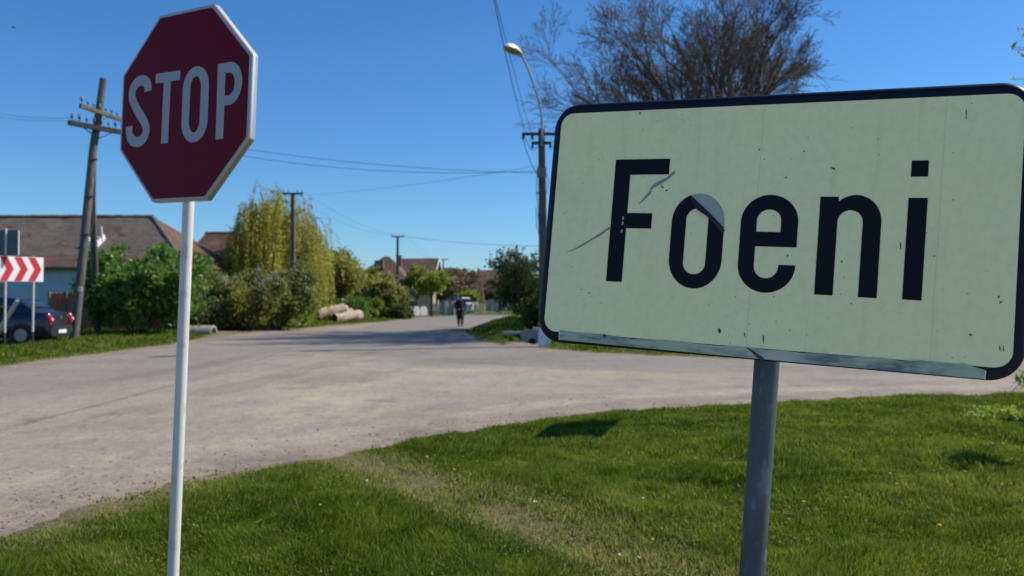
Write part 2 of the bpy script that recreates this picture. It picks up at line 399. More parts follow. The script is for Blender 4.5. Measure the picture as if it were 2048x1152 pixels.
npmesh('road', np.stack([GX.ravel(), GY.ravel(), rz_.ravel()], 1)[used], inv.reshape(-1, 4), road_mat(),
       {'asph': ASPH.ravel()[used], 'edge': EDGE.ravel()[used], 'dust': DUST.ravel()[used], 'wear': WEAR.ravel()[used]}, smooth=True, kind='structure')

# ------------------------------------------------------------------ grass
M_grass = leafmat('grass_blade', (.052, .108, .009), (.150, .218, .016), (.42, .36, .16), trans=.45, rough=.55, spec=.08)
def blades(name, x, y, h, w, dry, label=None, seed=1, bend=.6):
    r = np.random.default_rng(seed); n = len(x)
    z = gz(x, y) - .008
    a = r.uniform(0, 2 * PI, n); cl = vnoise(x, y, .35, 50)
    la = fbm(x, y, .5, 52) * 4 * PI + r.normal(0, .9, n)            # lean direction, coherent in clumps
    le = np.abs(r.normal(.35, .35, n)) * bend + .1
    h = h * (.45 + .55 * r.random(n)) * (.45 + 1.0 * cl) * (.75 + .6 * vnoise(x, y, 1.1, 51))
    bx, by = np.cos(a) * w / 2, np.sin(a) * w / 2
    lx, ly = np.cos(la) * le * h, np.sin(la) * le * h
    V = np.empty((n, 5, 3))
    V[:, 0] = np.stack([x - bx, y - by, z], 1); V[:, 1] = np.stack([x + bx, y + by, z], 1)
    V[:, 2] = np.stack([x + bx * .8 + lx * .3, y + by * .8 + ly * .3, z + h * .55], 1)
    V[:, 3] = np.stack([x - bx * .8 + lx * .3, y - by * .8 + ly * .3, z + h * .55], 1)
    V[:, 4] = np.stack([x + lx, y + ly, z + h * (1 - .25 * le)], 1)
    b = np.arange(n)[:, None] * 5
    F = np.concatenate([b + [0, 1, 2], b + [0, 2, 3], b + [3, 2, 4]])
    green = np.clip(.30 + .9 * (fbm(x, y, .9, 60) - .5) + .35 * (vnoise(x, y, .13, 64) - .5) + r.normal(0, .19, n), 0, .60)
    v = np.where(r.random(n) < dry * .8 + .06, .62 + .38 * r.random(n), green)
    return npmesh(name, V.reshape(-1, 3), F, M_grass, {'v': np.repeat(v, 5)}, kind='stuff', label=label)
def scatter(n, y0, y1, seed, pw=1.0, margin=.5, xr=None):
    r = np.random.default_rng(seed)
    y = y0 * (y1 / y0) ** (r.random(n) ** pw)
    u = r.uniform(-.66, .70, n) if xr is None else r.uniform(xr[0], xr[1], n)
    return u * y + r.normal(0, .02, n), y
x, y = scatter(1150000, 4.2, 14.6, 3)
d = edge_d(x, y); dr = dryness(x, y, d)
keep = (d > .03) & (rng.random(len(x)) < sstep(0, .5, d) * (1.12 - 1.02 * dr)) & (rng.random(len(x)) < .72)
x, y, d, dr = x[keep], y[keep], d[keep], dr[keep]
print('near blades', len(x))
blades('grass', x, y, .078 * (1 - .45 * dr) * sstep(-.2, .7, d) + .012, .0042 + .0005 * y, dr, 'short green grass with dry worn streaks on the near verge', 5)
r_ = np.random.default_rng(77)                                      # broad leaved weeds and clover in loose patches
x, y = scatter(70000, 4.3, 14, 78); d = edge_d(x, y)
keep = (d > .2) & (fbm(x, y, .45, 79) > .52); x, y = x[keep], y[keep]; n_ = len(x)
leafmesh_args = (np.stack([x, y, gz(x, y) + .012 + .03 * r_.random(n_)], 1), r_)
x, y = scatter(330000, 17, 62, 9)
d = edge_d(x, y); keep = (d > .1) & (rng.random(len(x)) < sstep(0, .8, d))
keep &= line_d(x, y, [(.45, 26.6), (.72, 29.6)]) > .75
keep &= ~((line_d(x, y, [gp(422, 668), gp(508, 660)]) < .8)); x, y, d = x[keep], y[keep], d[keep]
blades('grass', x, y, .13 * sstep(-.2, 1.2, d) + .03, .012 + .0009 * y, dryness(x, y, d) * .5 + .05, 'longer green grass on the verges across the junction', 6)

r_ = np.random.default_rng(5)
x, y = scatter(26000, 5.0, 22, 15, xr=(-.62, .62)); d = edge_d(x, y)
keep = (d < .25) & (d > -1.6) & (r_.random(len(x)) < np.exp(-np.abs(d) * 2.2) * .8 + .05); x, y = x[keep], y[keep]; n_ = len(x)
OCT = np.array([[1, 0, 0], [0, 1, 0], [-1, 0, 0], [0, -1, 0], [0, 0, .7], [0, 0, -.5]]); OF = np.array([[0, 1, 4], [1, 2, 4], [2, 3, 4], [3, 0, 4], [1, 0, 5], [2, 1, 5], [3, 2, 5], [0, 3, 5]])
sz = .004 + .014 * r_.random(n_) ** 3
V_ = (OCT[None] * (1 + .5 * (r_.random((n_, 6, 3)) - .5))) * sz[:, None, None] + np.stack([x, y, np.maximum(gz(x, y), .002) + sz * .3], 1)[:, None]
npmesh('gravel', V_.reshape(-1, 3), (np.arange(n_)[:, None, None] * 6 + OF).reshape(-1, 3), mat('loose_stones', (.38, .34, .29), (.16, .145, .13), .9, scale=9), kind='stuff', label='loose stones strewn along the road edge')
# ------------------------------------------------------------------ plants
def segmesh(name, S, m, n=4, parent=None, **kw):
    """S rows: x0 y0 z0 x1 y1 z1 r0 r1"""
    S = np.asarray(S, float); p0, p1 = S[:, 0:3], S[:, 3:6]; t = p1 - p0
    t /= np.linalg.norm(t, axis=1, keepdims=True) + 1e-9
    u = np.where(np.abs(t[:, 2:3]) < .9, [[0, 0, 1.]], [[1., 0, 0]])
    a = np.cross(t, u); a /= np.linalg.norm(a, axis=1, keepdims=True); b = np.cross(a, t)
    V = np.empty((len(S), 2 * n, 3))
    for k in range(n):
        c, s = math.cos(2 * PI * k / n), math.sin(2 * PI * k / n)
        o = a * c + b * s
        V[:, k] = p0 + o * S[:, 6:7]; V[:, n + k] = p1 + o * S[:, 7:8]
    base = np.arange(len(S))[:, None] * 2 * n
    F = np.concatenate([base + [k, (k + 1) % n, (k + 1) % n + n, k + n] for k in range(n)])
    return npmesh(name, V.reshape(-1, 3), F, m, smooth=True, parent=parent, **kw)
def leafmesh(name, C, size, m, v, parent, r, elong=1.8, droop=0.0, **kw):
    n = len(C)
    a = r.normal(size=(n, 3)); a[:, 2] -= droop * 2; a /= np.linalg.norm(a, axis=1, keepdims=True)
    q = r.normal(size=(n, 3)); b = np.cross(a, q); b /= np.linalg.norm(b, axis=1, keepdims=True) + 1e-9
    s = (size * (.55 + .9 * r.random(n)))[:, None]
    a = a * s * elong / 2; b = b * s / 2
    V = np.stack([C - a, C + b, C + a, C - b], 1)
    F = np.arange(n * 4).reshape(n, 4)
    return npmesh(name, V.reshape(-1, 3), F, m, {'v': np.repeat(np.clip(v, 0, 1), 4)}, parent=parent, **kw)

def grow(r, starts, levels, up=.25, wander=.12):
    """starts: (p, dir, length, radius); levels: (children, length ratio, angle, radius ratio). returns segments, tips"""
    segs, tips = [], []
    cur = [(np.array(p, float), np.array(d, float), L, R) for p, d, L, R in starts]
    for li in range(len(levels) + 1):
        nxt = []
        ns = 5 if li < 2 else (3 if li < 4 else 2)
        for p, d, L, R in cur:
            pts = [p]; dirs = [d]
            for k in range(ns):
                d = d + r.normal(0, wander, 3) + np.array([0, 0, up * .25]); d /= np.linalg.norm(d)
                q = pts[-1] + d * L / ns; pts.append(q); dirs.append(d)
                r0 = R * (1 - .75 * k / ns); r1 = R * (1 - .75 * (k + 1) / ns)
                segs.append([*pts[-2], *q, r0, r1])
            if li == len(levels):
                tips.append(pts[-1]); tips.append(pts[-2])
            else:
                nc, lr, an, rr = levels[li]
                for c in range(nc):
                    t = .22 + .78 * (c + r.random()) / nc; f = min(t, .999) * ns; k = int(f)
                    q = pts[k] + (pts[k + 1] - pts[k]) * (f - k)
                    dd = dirs[k + 1]; w = np.cross(dd, r.normal(size=3)); w /= np.linalg.norm(w) + 1e-9
                    A = an * (.6 + .7 * r.random())
                    nd = dd * math.cos(A) + w * math.sin(A); nd[2] += up * .3; nd /= np.linalg.norm(nd)
                    nxt.append((q, nd, L * lr * (1.15 - .5 * t) * (.75 + .5 * r.random()), max(R * (1 - .75 * t) * rr, .004)))
                if li == len(levels) - 1 or True:
                    pass
        cur = nxt
    return np.array(segs), np.array(tips)

def plant(name, label, cat, x, y, w, h, leaf, nleaf, lsize, seed, trunk=0.0, stems=9, levels=None, dep=None, spread=.55, bark=None, thick=.05,
          group=None, flowers=None, z0=None, droop=0, up=.25, lean=(0, 0), tipspread=.16, wid=None, limb='trunk'):
    r = np.random.default_rng(seed)
    z0 = gz1(x, y) - .05 if z0 is None else z0
    levels = levels or [(7, .5, .75, .5), (6, .5, .8, .5), (5, .55, .9, .6)]
    starts = []
    for i in range(stems):
        a = 2 * PI * (i + r.random() * .8) / stems; s = spread * (.35 + .75 * r.random()) if stems > 1 else 0
        dd = np.array([math.cos(a) * s + lean[0], math.sin(a) * s + lean[1], 1.0]); dd /= np.linalg.norm(dd)
        starts.append(((math.cos(a) * .12 * (trunk == 0), math.sin(a) * .12 * (trunk == 0), trunk), dd, 1.0 * (.75 + .4 * r.random()) * (h - trunk) * .72, thick * (.6 if stems > 1 else 1)))
    S, T = grow(r, starts, levels, up)
    # fit to the wanted size above the trunk
    P = np.concatenate([S[:, 0:3], S[:, 3:6], T])
    wx = np.percentile(np.abs(T[:, 0]), 96) * 2; wy = np.percentile(np.abs(T[:, 1]), 96) * 2
    hz = np.percentile(T[:, 2], 99) - trunk
    sx, sy, sz = (w - lsize) / wx, ((dep or w) - lsize) / wy, (h - trunk - lsize * .5) / hz
    def fit(A):
        A = A.copy(); zz = A[:, 2]; A[:, 0] *= sx; A[:, 1] *= sy; A[:, 2] = np.where(zz > trunk, trunk + (zz - trunk) * sz, zz); return A
    S = np.concatenate([fit(S[:, 0:3]), fit(S[:, 3:6]), S[:, 6:8]], 1); T = fit(T)
    S[:, 2] = np.maximum(S[:, 2], 0.02); S[:, 5] = np.maximum(S[:, 5], .05); T[:, 2] = np.maximum(T[:, 2], .12)
    if trunk > 0:
        k = 4
        for i in range(k):
            S = np.concatenate([S, [[0, 0, trunk * i / k, .0, .0, trunk * (i + 1) / k, thick * (1.5 - .5 * i / k), thick * (1.5 - .5 * (i + 1) / k)]]])
    root = empty(name, (x, y, z0), label, cat, group)
    segmesh(limb, S, bark or M_bark, 5 if trunk else 4, root, kind='stuff' if h < .5 else None)
    if nleaf:
        k = r.integers(0, len(T), nleaf)
        tv = np.clip(r.random(len(T)) * .5 + .5 * vnoise(T[:, 0] + T[:, 2] * .7, T[:, 1] + T[:, 2], w * .16, seed), 0, 1)
        C = T[k] + r.normal(0, 1, (nleaf, 3)) * tipspread * np.array([1, 1, .9])
        C[:, 2] = np.maximum(C[:, 2], .03)
        leafmesh('crown' if trunk else 'foliage', C, lsize, leaf, tv[k] * .75 + r.random(nleaf) * .25, root, r, droop=droop)
    if flowers:
        fm, nf, fs, zmin = flowers
        cand = T[T[:, 2] > h * zmin]
        cand = cand[cand[:, 1] < 0]; cen = cand[r.integers(0, len(cand), nf)] + np.array([0, -.10, .12])
        C = np.repeat(cen, 22, 0) + r.normal(0, 1, (nf * 22, 3)) * [.045, .045, .09]
        leafmesh('blossom', C, fs, fm, r.random(len(C)), root, r, elong=1.1)
    return root

leafmesh('clover', leafmesh_args[0], .015, leafmat('clover_leaf', (.09, .15, .02), (.14, .21, .03), (.26, .29, .09), trans=.45, rough=.6, spec=.12), leafmesh_args[1].random(len(leafmesh_args[0])) ** 1.3, None, leafmesh_args[1], elong=1.4, kind='stuff', label='clover and small broad leaves scattered through the near grass')
L_bright = leafmat('leaf_bright_green', (.05, .12, .018), (.105, .22, .034), (.20, .33, .065), trans=.46, rough=.4, spec=.4)
L_mid = leafmat('leaf_olive_green', (.14, .16, .035), (.24, .26, .055), (.34, .33, .11), trans=.5)
L_fresh = leafmat('leaf_fresh_green', (.12, .19, .02), (.21, .30, .032), (.31, .38, .065), trans=.5)
L_dark = leafmat('leaf_dark_green', (.045, .065, .02), (.085, .115, .03), (.14, .17, .055), trans=.35)
L_willow = leafmat('leaf_willow_yellow', (.27, .29, .035), (.43, .44, .06), (.52, .52, .13), trans=.6)
L_lilac = leafmat('leaf_lilac_green', (.10, .135, .03), (.18, .22, .05), (.27, .30, .09), trans=.5)
L_bud = leafmat('bud_brown_green', (.06, .045, .025), (.10, .085, .04), (.16, .14, .07), trans=.25)
L_brown = leafmat('twig_haze_brown', (.12, .085, .05), (.17, .13, .07), (.23, .19, .09), trans=.3)
L_flow = leafmat('lilac_blossom', (.30, .17, .36), (.45, .32, .50), (.65, .58, .66), trans=.2)
L_whitefl = leafmat('pale_blossom', (.45, .42, .38), (.6, .58, .5), (.7, .68, .62), trans=.2)

LV3 = [(7, .5, .75, .5), (6, .5, .8, .5), (5, .55, .9, .6)]
LV2 = [(7, .5, .75, .5), (7, .5, .8, .5)]
# bushes and trees on the left, from the utility pole to the village road
plant('lilac_bush', 'big rounded bright green bush between the leaning utility pole and the stop sign pole', 'bush', *gp(278, 672), 4.35, 3.45, L_bright, 38000, .095, 11, stems=17, levels=LV3, dep=3.6, spread=.85, tipspread=.12, limb='stem')
plant('lilac_bush', 'purple-flowering lilac just right of the stop sign pole, in front of the yellow house', 'bush', *at(448, 0, 40.5).xy, 3.7, 2.65, L_lilac, 20000, .085, 12, stems=9, levels=LV3, spread=.8, flowers=(L_flow, 34, .06, .5), limb='stem')
plant('lilac_bush', 'lilac with pale and purple blossoms below the concrete pole, beside the log pile', 'bush', *at(555, 0, 40).xy, 3.6, 2.95, L_lilac, 18000, .085, 13, stems=9, levels=LV3, spread=.8, flowers=(L_flow, 60, .065, .5), limb='stem')
plant('shrub', 'low dark twiggy shrub at the roadside in front of the first lilac', 'shrub', *at(465, 0, 39).xy, 2.0, 1.3, L_brown, 9000, .075, 14, stems=8, levels=LV2, spread=.8, limb='stem')
plant('shrub', 'olive-green shrub growing between the two lilacs', 'shrub', *at(500, 0, 38.5).xy, 2.2, 2.1, L_mid, 10000, .08, 15, stems=8, levels=LV2, spread=.8, limb='stem')
plant('shrub', 'dark green shrub beside the left end of the log pile', 'shrub', *at(598, 0, 43).xy, 1.9, 1.9, L_fresh, 8000, .09, 16, stems=8, levels=LV2, spread=.8, limb='stem')
plant('shrub', 'small dark shrub behind the concrete channel piece', 'shrub', *at(402, 0, 37.5).xy, 1.8, 1.3, L_dark, 5000, .075, 18, stems=8, levels=LV2, spread=.9, limb='stem')
plant('hedge_bush', 'low rounded vivid green bush right behind the log pile', 'bush', *at(708, 0, 56).xy, 2.1, 1.45, L_bright, 12000, .10, 17, stems=9, levels=LV2, spread=1.0, limb='stem')
# willow
def willow(x, y, w, h, seed):
    r = np.random.default_rng(seed)
    root = empty('willow_tree', (x, y, gz1(x, y) - .05), 'tall yellow-green weeping willow behind the lilacs and the concrete pole', 'tree')
    S = [[0, 0, 0, .05, 0, 1.3, .36, .30], [.05, 0, 1.3, 0, .05, 2.4, .30, .27]]; C, V = [], []
    R_ = w / 2 * .93
    def dome(a, q):
        lump = 1 + .22 * math.sin(a * 3 + 1) + .14 * math.sin(a * 7 + q * 5)
        return np.array([math.cos(a) * R_ * q * lump, math.sin(a) * R_ * q * lump, h * (.60 + .40 * math.sqrt(max(0, 1 - q * q)) ) - h * .10 * (1 + math.sin(a * 5 + q * 9)) - (h * .04 * (q > .5) * (math.cos(a) < -.2))])
    limbs = []
    for k in range(46):                                            # limbs arching out to the dome
        a = r.uniform(0, 2 * PI); q = math.sqrt(r.random()) * .95; e = dome(a, q); p = np.array([0, 0, 2.2 + r.random() * .6]); c = np.array([e[0] * .35, e[1] * .35, e[2] * .8]); last = p
        for j in range(1, 9):
            t = j / 8; w_ = (1 - t) ** 2 * p + 2 * t * (1 - t) * c + t * t * e + r.normal(0, .05, 3)
            S.append([*last, *w_, .11 * (1 - t) + .014, .11 * (1 - t - .1) + .014]); last = w_
            if j > 4: limbs.append(w_)
    limbs = np.array(limbs)
    for i in range(1000):
        a = r.uniform(0, 2 * PI); q = r.random() ** .55; p = dome(a, q)
        p = p * (.80 + .22 * r.random()) if r.random() < .7 else limbs[r.integers(len(limbs))] + r.normal(0, .15, 3)
        L = min(p[2] - .5, r.uniform(1.0, 4.4) * (.45 + .7 * q)); v = .25 + .6 * vnoise(math.cos(a) * 3 + 9, math.sin(a) * 3 + 9, .8, 5)
        out = p[:2] / (np.linalg.norm(p[:2]) + .3) * r.uniform(.05, .45)
        k = max(3, int(L / .4)); last = p.copy()
        near_l = limbs[np.argmin(((limbs - p) ** 2).sum(1))]; S.append([*near_l, *p, .012, .008])
        for j in range(1, k + 1):
            t = j / k; q_ = np.array([p[0] + out[0] * math.sqrt(t) + r.normal(0, .025), p[1] + out[1] * math.sqrt(t) + r.normal(0, .025), p[2] - L * t])
            S.append([*last, *q_, .006, .005]); m = 11; C.append(last + (q_ - last) * r.random((m, 1)) + r.normal(0, .055, (m, 3))); last = q_
            V += list(v + .25 * r.normal(size=m))
    segmesh('trunk', S, M_bark, 4, root)
    C = np.concatenate(C); leafmesh('crown', C, .052, L_willow, np.array(V), root, r, elong=2.6, droop=1.0)
pw = at(548, 0, 48); willow(pw.x, pw.y, 6.2, 8.1, 21)
# belt of trees behind the logs and towards the village
def tree_px(name, label, x0, x1, ytop, Y, leaf, n, ls, seed, cat='tree', **k):
    cx = (x0 + x1) / 2; w = (x1 - x0) / FPX * Y; h = at(cx, ytop, Y).z; p = at(cx, 0, Y)
    z0 = k.pop('z0', None)
    return plant(name, label, cat, p.x, p.y, w, h, leaf, n, ls, seed, **k)
G_belt = 'trees beyond the log pile'
tree_px('broadleaf_tree', 'olive-green tree just right of the willow, behind the log pile', 612, 728, 512, 58, L_mid, 13000, .12, 31, trunk=.8, stems=8, thick=.10, spread=.8, group=G_belt, tipspread=.3, up=.5)
tree_px('broadleaf_tree', 'thin wispy tree rising from the belt beside the willow', 640, 715, 498, 62, L_mid, 3500, .12, 32, trunk=1.4, stems=6, thick=.09, spread=.5, group=G_belt)
tree_px('broadleaf_tree', 'brownish green tree in front of the red roof with the dormer', 690, 770, 540, 66, L_mid, 9000, .13, 33, trunk=.8, stems=8, thick=.09, spread=.8, group=G_belt)
tree_px('broadleaf_tree', 'fresh light green bushy tree below the slim far pole', 735, 822, 562, 62, L_mid, 12000, .12, 34, trunk=.5, stems=8, thick=.08, spread=.9, group=G_belt)
tree_px('broadleaf_tree', 'olive tree covering the left part of the gabled red roof', 800, 870, 536, 72, L_mid, 8000, .14, 35, trunk=1.3, stems=7, thick=.10, spread=.7, group=G_belt)
tree_px('broadleaf_tree', 'yellow-green tree in front of the white gable of the far house', 838, 890, 548, 68, L_fresh, 9000, .12, 36, trunk=1.6, stems=7, thick=.10, spread=.7, group=G_belt)
tree_px('shrub', 'small round almost black shrub to the left of the twin road sign', 788, 822, 610, 60, L_dark, 5000, .10, 37, 'shrub', stems=8, levels=LV2, spread=.9, limb='stem')
tree_px('shrub', 'pale green low shrub between the vivid bush and the black shrub', 735, 790, 600, 61, L_fresh, 7000, .11, 38, 'shrub', stems=8, levels=LV2, spread=.9, limb='stem')
tree_px('shrub', 'dark green undergrowth bush behind the left end of the log pile', 590, 660, 585, 56, L_lilac, 8000, .12, 39, 'shrub', stems=8, levels=LV2, spread=.9, limb='stem')
tree_px('shrub', 'clipped dark green bush behind the walker', 893, 910, 616, 72, L_dark, 1800, .11, 40, 'shrub', stems=7, levels=LV2, spread=.9, limb='stem')
G_bare = 'brown bare trees at the far end of the street'
for i, (a, b, t, Y, lf, lab) in enumerate([
        (880, 935, 560, 92, L_brown, 'brown half-bare tree left of the walker at the street end'),
        (905, 965, 548, 120, L_brown, 'tallest thin bare tree directly above the walker'),
        (925, 990, 572, 100, L_brown, 'dense brown tree behind the white arched monument'),
        (965, 1035, 562, 104, L_brown, 'broad brown tree right of the yellow column'),
        (1010, 1090, 560, 96, L_brown, 'brown tree half hidden by the dark roadside tree'),
        (925, 958, 585, 88, L_fresh, 'small green tree behind the white parked car'),
        (860, 905, 575, 110, L_brown, 'small brown tree right of the white gable')]):
    tree_px('bare_tree' if lf is L_brown else 'broadleaf_tree', lab, a, b, t, Y, lf, (2600 if i == 1 else 9000), .17, 50 + i, trunk=1.2, stems=8, thick=.10, spread=.8, levels=LV3 if i < 5 else LV2, group=G_bare if lf is L_brown else None, up=.15)
# far tree belts that close the view (read as one mass)
def belt(label, pts, h, n, seed, m):
    r = np.random.default_rng(seed); P = np.array(pts, float)
    t = r.random(n) * (len(P) - 1); k = t.astype(int); f = (t - k)[:, None]
    c = P[k] * (1 - f) + P[k + 1] * f
    hh = h * (.55 + .6 * fbm(c[:, 0], c[:, 1], 14, seed)) * r.random(n) ** .6
    C = np.concatenate([c + r.normal(0, 2.0, (n, 2)), hh[:, None]], 1)
    o = leafmesh('tree_belt', C, .75, m, np.clip(fbm(C[:, 0], C[:, 2] * 3, 5, seed + 1) + r.normal(0, .15, n), 0, 1), None, r, elong=1.3)
    tag(o, label, 'trees', kind='stuff')
belt('brown far-off tree belt closing the end of the village street', [(-40, 150), (0, 155), (40, 140), (90, 120)], 7.0, 26000, 71, L_brown)
belt('green far-off tree belt behind the houses on the left', [(-140, 110), (-80, 120), (-30, 140)], 6.0, 22000, 72, L_mid)
belt('green far-off trees behind the welcome sign on the right', [(25, 95), (60, 80), (110, 60), (160, 30)], 7.5, 26000, 73, L_mid)

# dark tree on the right bank, behind the place-name sign's left edge
tree_px('broadleaf_tree', 'dark green bushy tree on the right bank beside the concrete lamp pole', 972, 1170, 505, 41, L_dark, 12500, .085, 61, trunk=.4, stems=9, thick=.09, spread=1.0, levels=LV3, up=.1)
tree_px('shrub', 'green weedy shrub under the dark tree on the right bank', 1040, 1130, 590, 40, L_lilac, 7000, .08, 62, 'shrub', stems=8, levels=LV2, spread=.9, limb='stem')
tree_px('shrub', 'low green shrub on the bank by the far road edge', 1030, 1075, 618, 50, L_lilac, 4000, .09, 64, 'shrub', stems=7, levels=LV2, spread=1.0, limb='stem')

# the big bare tree
def big_tree(x, y, seed):
    r = np.random.default_rng(seed)
    root = empty('bare_tree', (x, y, gz1(x, y) - .05), 'big wide-spreading bare tree with brown twigs and small buds behind the place-name sign', 'tree')
    starts = []
    n = 12
    for i in range(n):
        a = 2 * PI * i / n + r.uniform(-.25, .25); s = [1.5, .55, 1.0][i % 3] * r.uniform(.85, 1.15)
        dd = np.array([math.cos(a) * s, math.sin(a) * s * .9, 1.]); dd /= np.linalg.norm(dd)
        starts.append(((math.cos(a) * .15, math.sin(a) * .15, 6.4 + r.uniform(-.5, .9)), dd, r.uniform(5.6, 7.1), .22))
    starts.append(((0, 0, 7.0), np.array([.05, 0, 1.]), 7, .19))
    S, T = grow(r, starts, [(8, .58, .60, .5), (8, .56, .62, .5), (6, .52, .65, .55), (3, .5, .7, .6)], .12, .10)
    tr = [[0, 0, 0, .03, 0, 1.2, .50, .38], [.03, 0, 1.2, -.02, .02, 3.6, .38, .34], [-.02, .02, 3.6, .02, 0, 5.6, .34, .33], [.02, 0, 5.6, .0, 0, 7.2, .33, .26]]
    S = np.concatenate([S, tr]); S[:, 6:8] = np.maximum(S[:, 6:8], .0080)
    print('big tree segs', len(S), 'tips', len(T))
    segmesh('trunk', S[S[:, 6] > .03], M_barkg, 7, root)
    segmesh('twig', S[S[:, 6] <= .03], M_barkg, 3, root, kind='stuff')
    k = r.integers(0, len(T), 16000)
    leafmesh('bud', T[k] + r.normal(0, .09, (len(k), 3)), .036, L_bud, r.random(len(k)), root, r, elong=1.5, kind='stuff')
pt = at(1418, 0, 37); big_tree(pt.x, pt.y, 4)

# willow-like sapling off to the right whose drooping shoots reach into the picture
def sapling(x, y):
    r = np.random.default_rng(91)
    root = empty('willow_sapling', (x, y, gz1(x, y) - .03), 'young drooping willow at the right edge, its light green shoots hanging beside the place-name sign', 'tree')
    S = []; C = []; V = []
    def shoot(p, q, sag, n=10, r0=.014, leaves=True):
        p, q = np.array(p, float), np.array(q, float); last = p
        for j in range(1, n + 1):
            t = j / n; w = p + (q - p) * t; w[2] += sag * 4 * t * (1 - t)
            S.append([*last, *w, r0 * (1 - .7 * (j - 1) / n), r0 * (1 - .7 * t)])
            if leaves and t > .3:
                C.append(last + (w - last) * r.random((5, 1)) + r.normal(0, .022, (5, 3))); V.extend(list(.45 + .5 * r.random(5)))
            last = w
    S += [[0, 0, 0, .05, 0, 1.2, .05, .04], [.05, 0, 1.2, 0, .03, 2.6, .04, .028], [0, .03, 2.6, .03, 0, 3.6, .028, .015]]
    for k in range(7):
        a = r.uniform(0, 2 * PI); z = r.uniform(1.2, 3.5); L = r.uniform(.5, 1.1)
        shoot((.02, 0, z), (math.cos(a) * L, math.sin(a) * L, z + r.uniform(-.5, .3)), .25)
    for gx_, gzz, n in ((-2.62, .62, 4), (-2.45, .70, 4), (-2.72, .75, 3)):
        for k in range(n):
            shoot((0, 0, 2.3 + .05 * k), (gx_ + r.normal(0, .05), r.normal(0, .08), gzz + r.normal(0, .07)), .42, 16, .007, True)
    for k in range(5):
        shoot((0, 0, 3.2), (-2.62 + r.normal(0, .05), r.normal(0, .1), 3.9 + r.normal(0, .12)), .15, 12, .008, True)
    segmesh('trunk', S, M_bark, 4, root)
    leafmesh('crown', np.concatenate(C), .028, L_fresh, np.array(V), root, r, elong=3.2, droop=.8)
sapling(7.55, 8.0)
for i, (px, py, hh) in enumerate([(1995, 815, .3), (2035, 830, .34), (1960, 830, .22)]):
    gx_, gy_ = gp(px, py + 30)
    plant('weed', ['leafy weed clump in the grass below the right corner of the place-name sign', 'tall leafy weed at the right edge of the picture near the gravel', 'smallest weed clump left of the others at the gravel edge'][i], 'weed', gx_, gy_, .26, hh * .6, L_fresh, 450, .024, 95 + i, stems=12, levels=[(5, .5, .6, .6)], spread=.5, thick=.006, tipspread=.04, limb='stem')

# ------------------------------------------------------------------ houses
def tiles(A, B, C, D, tw, th, m, parent, seed, name='roof_tiles'):
    """A-B eave left to right, D-C ridge left to right; overlapping tiles with raised lower edges"""
    r = np.random.default_rng(seed); A, B, C, D = [np.array(p, float) for p in (A, B, C, D)]
    H = np.linalg.norm((C + D) / 2 - (A + B) / 2); nr = int(H / th)
    nrm = np.cross(B - A, D - A); nrm /= np.linalg.norm(nrm)
    V, v = [], []
    for i in range(nr):
        t0, t1 = i / nr, min(1, (i + 1.12) / nr)
        L0, R0 = A + (D - A) * t0, B + (C - B) * t0; L1, R1 = A + (D - A) * t1, B + (C - B) * t1
        n = max(1, int(np.linalg.norm(R0 - L0) / tw)); off = .5 * (i % 2) / n
        sag = (fbm(np.linspace(0, 1, n + 1) * np.linalg.norm(B - A), np.full(n + 1, t0 * H), 3, seed) - .5) * .10
        for k in range(n):
            u0, u1 = min(1, k / n + off), min(1, (k + .96) / n + off)
            if u1 - u0 < .2 / n: continue
            up = nrm * (.035 + r.random() * .015 + sag[k]); lo = nrm * (.008 + sag[k]); ud = (up - lo) * -1
            a, b, c, d_ = L0 + (R0 - L0) * u0 + up, L0 + (R0 - L0) * u1 + up, L1 + (R1 - L1) * u1 + lo, L1 + (R1 - L1) * u0 + lo
            V += [a, b, c, d_, a - nrm * .045, b - nrm * .045, b, a]; q = r.random(); v += [q] * 8
    V = np.array(V); F = np.arange(len(V)).reshape(-1, 4)
    return npmesh(name, V, F, m, {'v': np.array(v)}, parent=parent, kind='stuff')
def ridge(p, q, n, m, parent, rad=.11):
    p, q = Vector(p), Vector(q); base = None; L = (q - p).length / n
    b = MB(); vs = []
    for s in (0, 1):
        for k in range(7):
            a = PI * k / 6; rr = rad * (1.12 if s == 0 else .95)
            vs.append((s * L * 1.06, math.cos(a) * rr, math.sin(a) * rr * .9))
    b.add(vs, [(k, k + 1, k + 8, k + 7) for k in range(6)], True)
    Q = (q - p).to_track_quat('X', 'Z')
    first = None
    for i in range(n):
        if first is None: o = first = b.build('ridge_tile', m, parent, fixn=False)
        else: o = first.copy(); COL.objects.link(o); o.parent = parent
        o.location = p + (q - p) * i / n + Vector((0, 0, random.uniform(-.01, .015))); o.rotation_euler = Q.to_euler()
def roof_mat(name, a, b, c, sc=.35, lo=.42, hi=.6):
    return mat(name, a, b, .95, scale=sc, lo=lo, hi=hi, attr='v', c3=c, s3=1.4, spec=.2)
M_roof1 = roof_mat('old_grey_brown_tiles', (.155, .135, .112), (.21, .175, .14), (.14, .075, .055))
M_roof1b = roof_mat('reddish_eave_tiles', (.20, .115, .09), (.15, .10, .08), (.26, .10, .07))
M_roof2 = roof_mat('brown_tiles', (.14, .09, .07), (.11, .08, .065), (.17, .09, .06))
M_roof3 = roof_mat('red_brown_tiles', (.13, .085, .068), (.10, .07, .058), (.16, .10, .075))
M_bluewall = mat('pale_blue_render', (.46, .60, .67), (.39, .53, .60), .9, scale=1.2, bump=.1)
M_yellow = mat('yellow_render', (.78, .62, .22), (.68, .52, .18), .9, scale=1)
M_tan = mat('tan_render', (.42, .34, .26), (.34, .28, .22), .9, scale=1)
M_glass = mat('window_glass', (.02, .03, .04), (.03, .04, .05), .08, spec=.8)
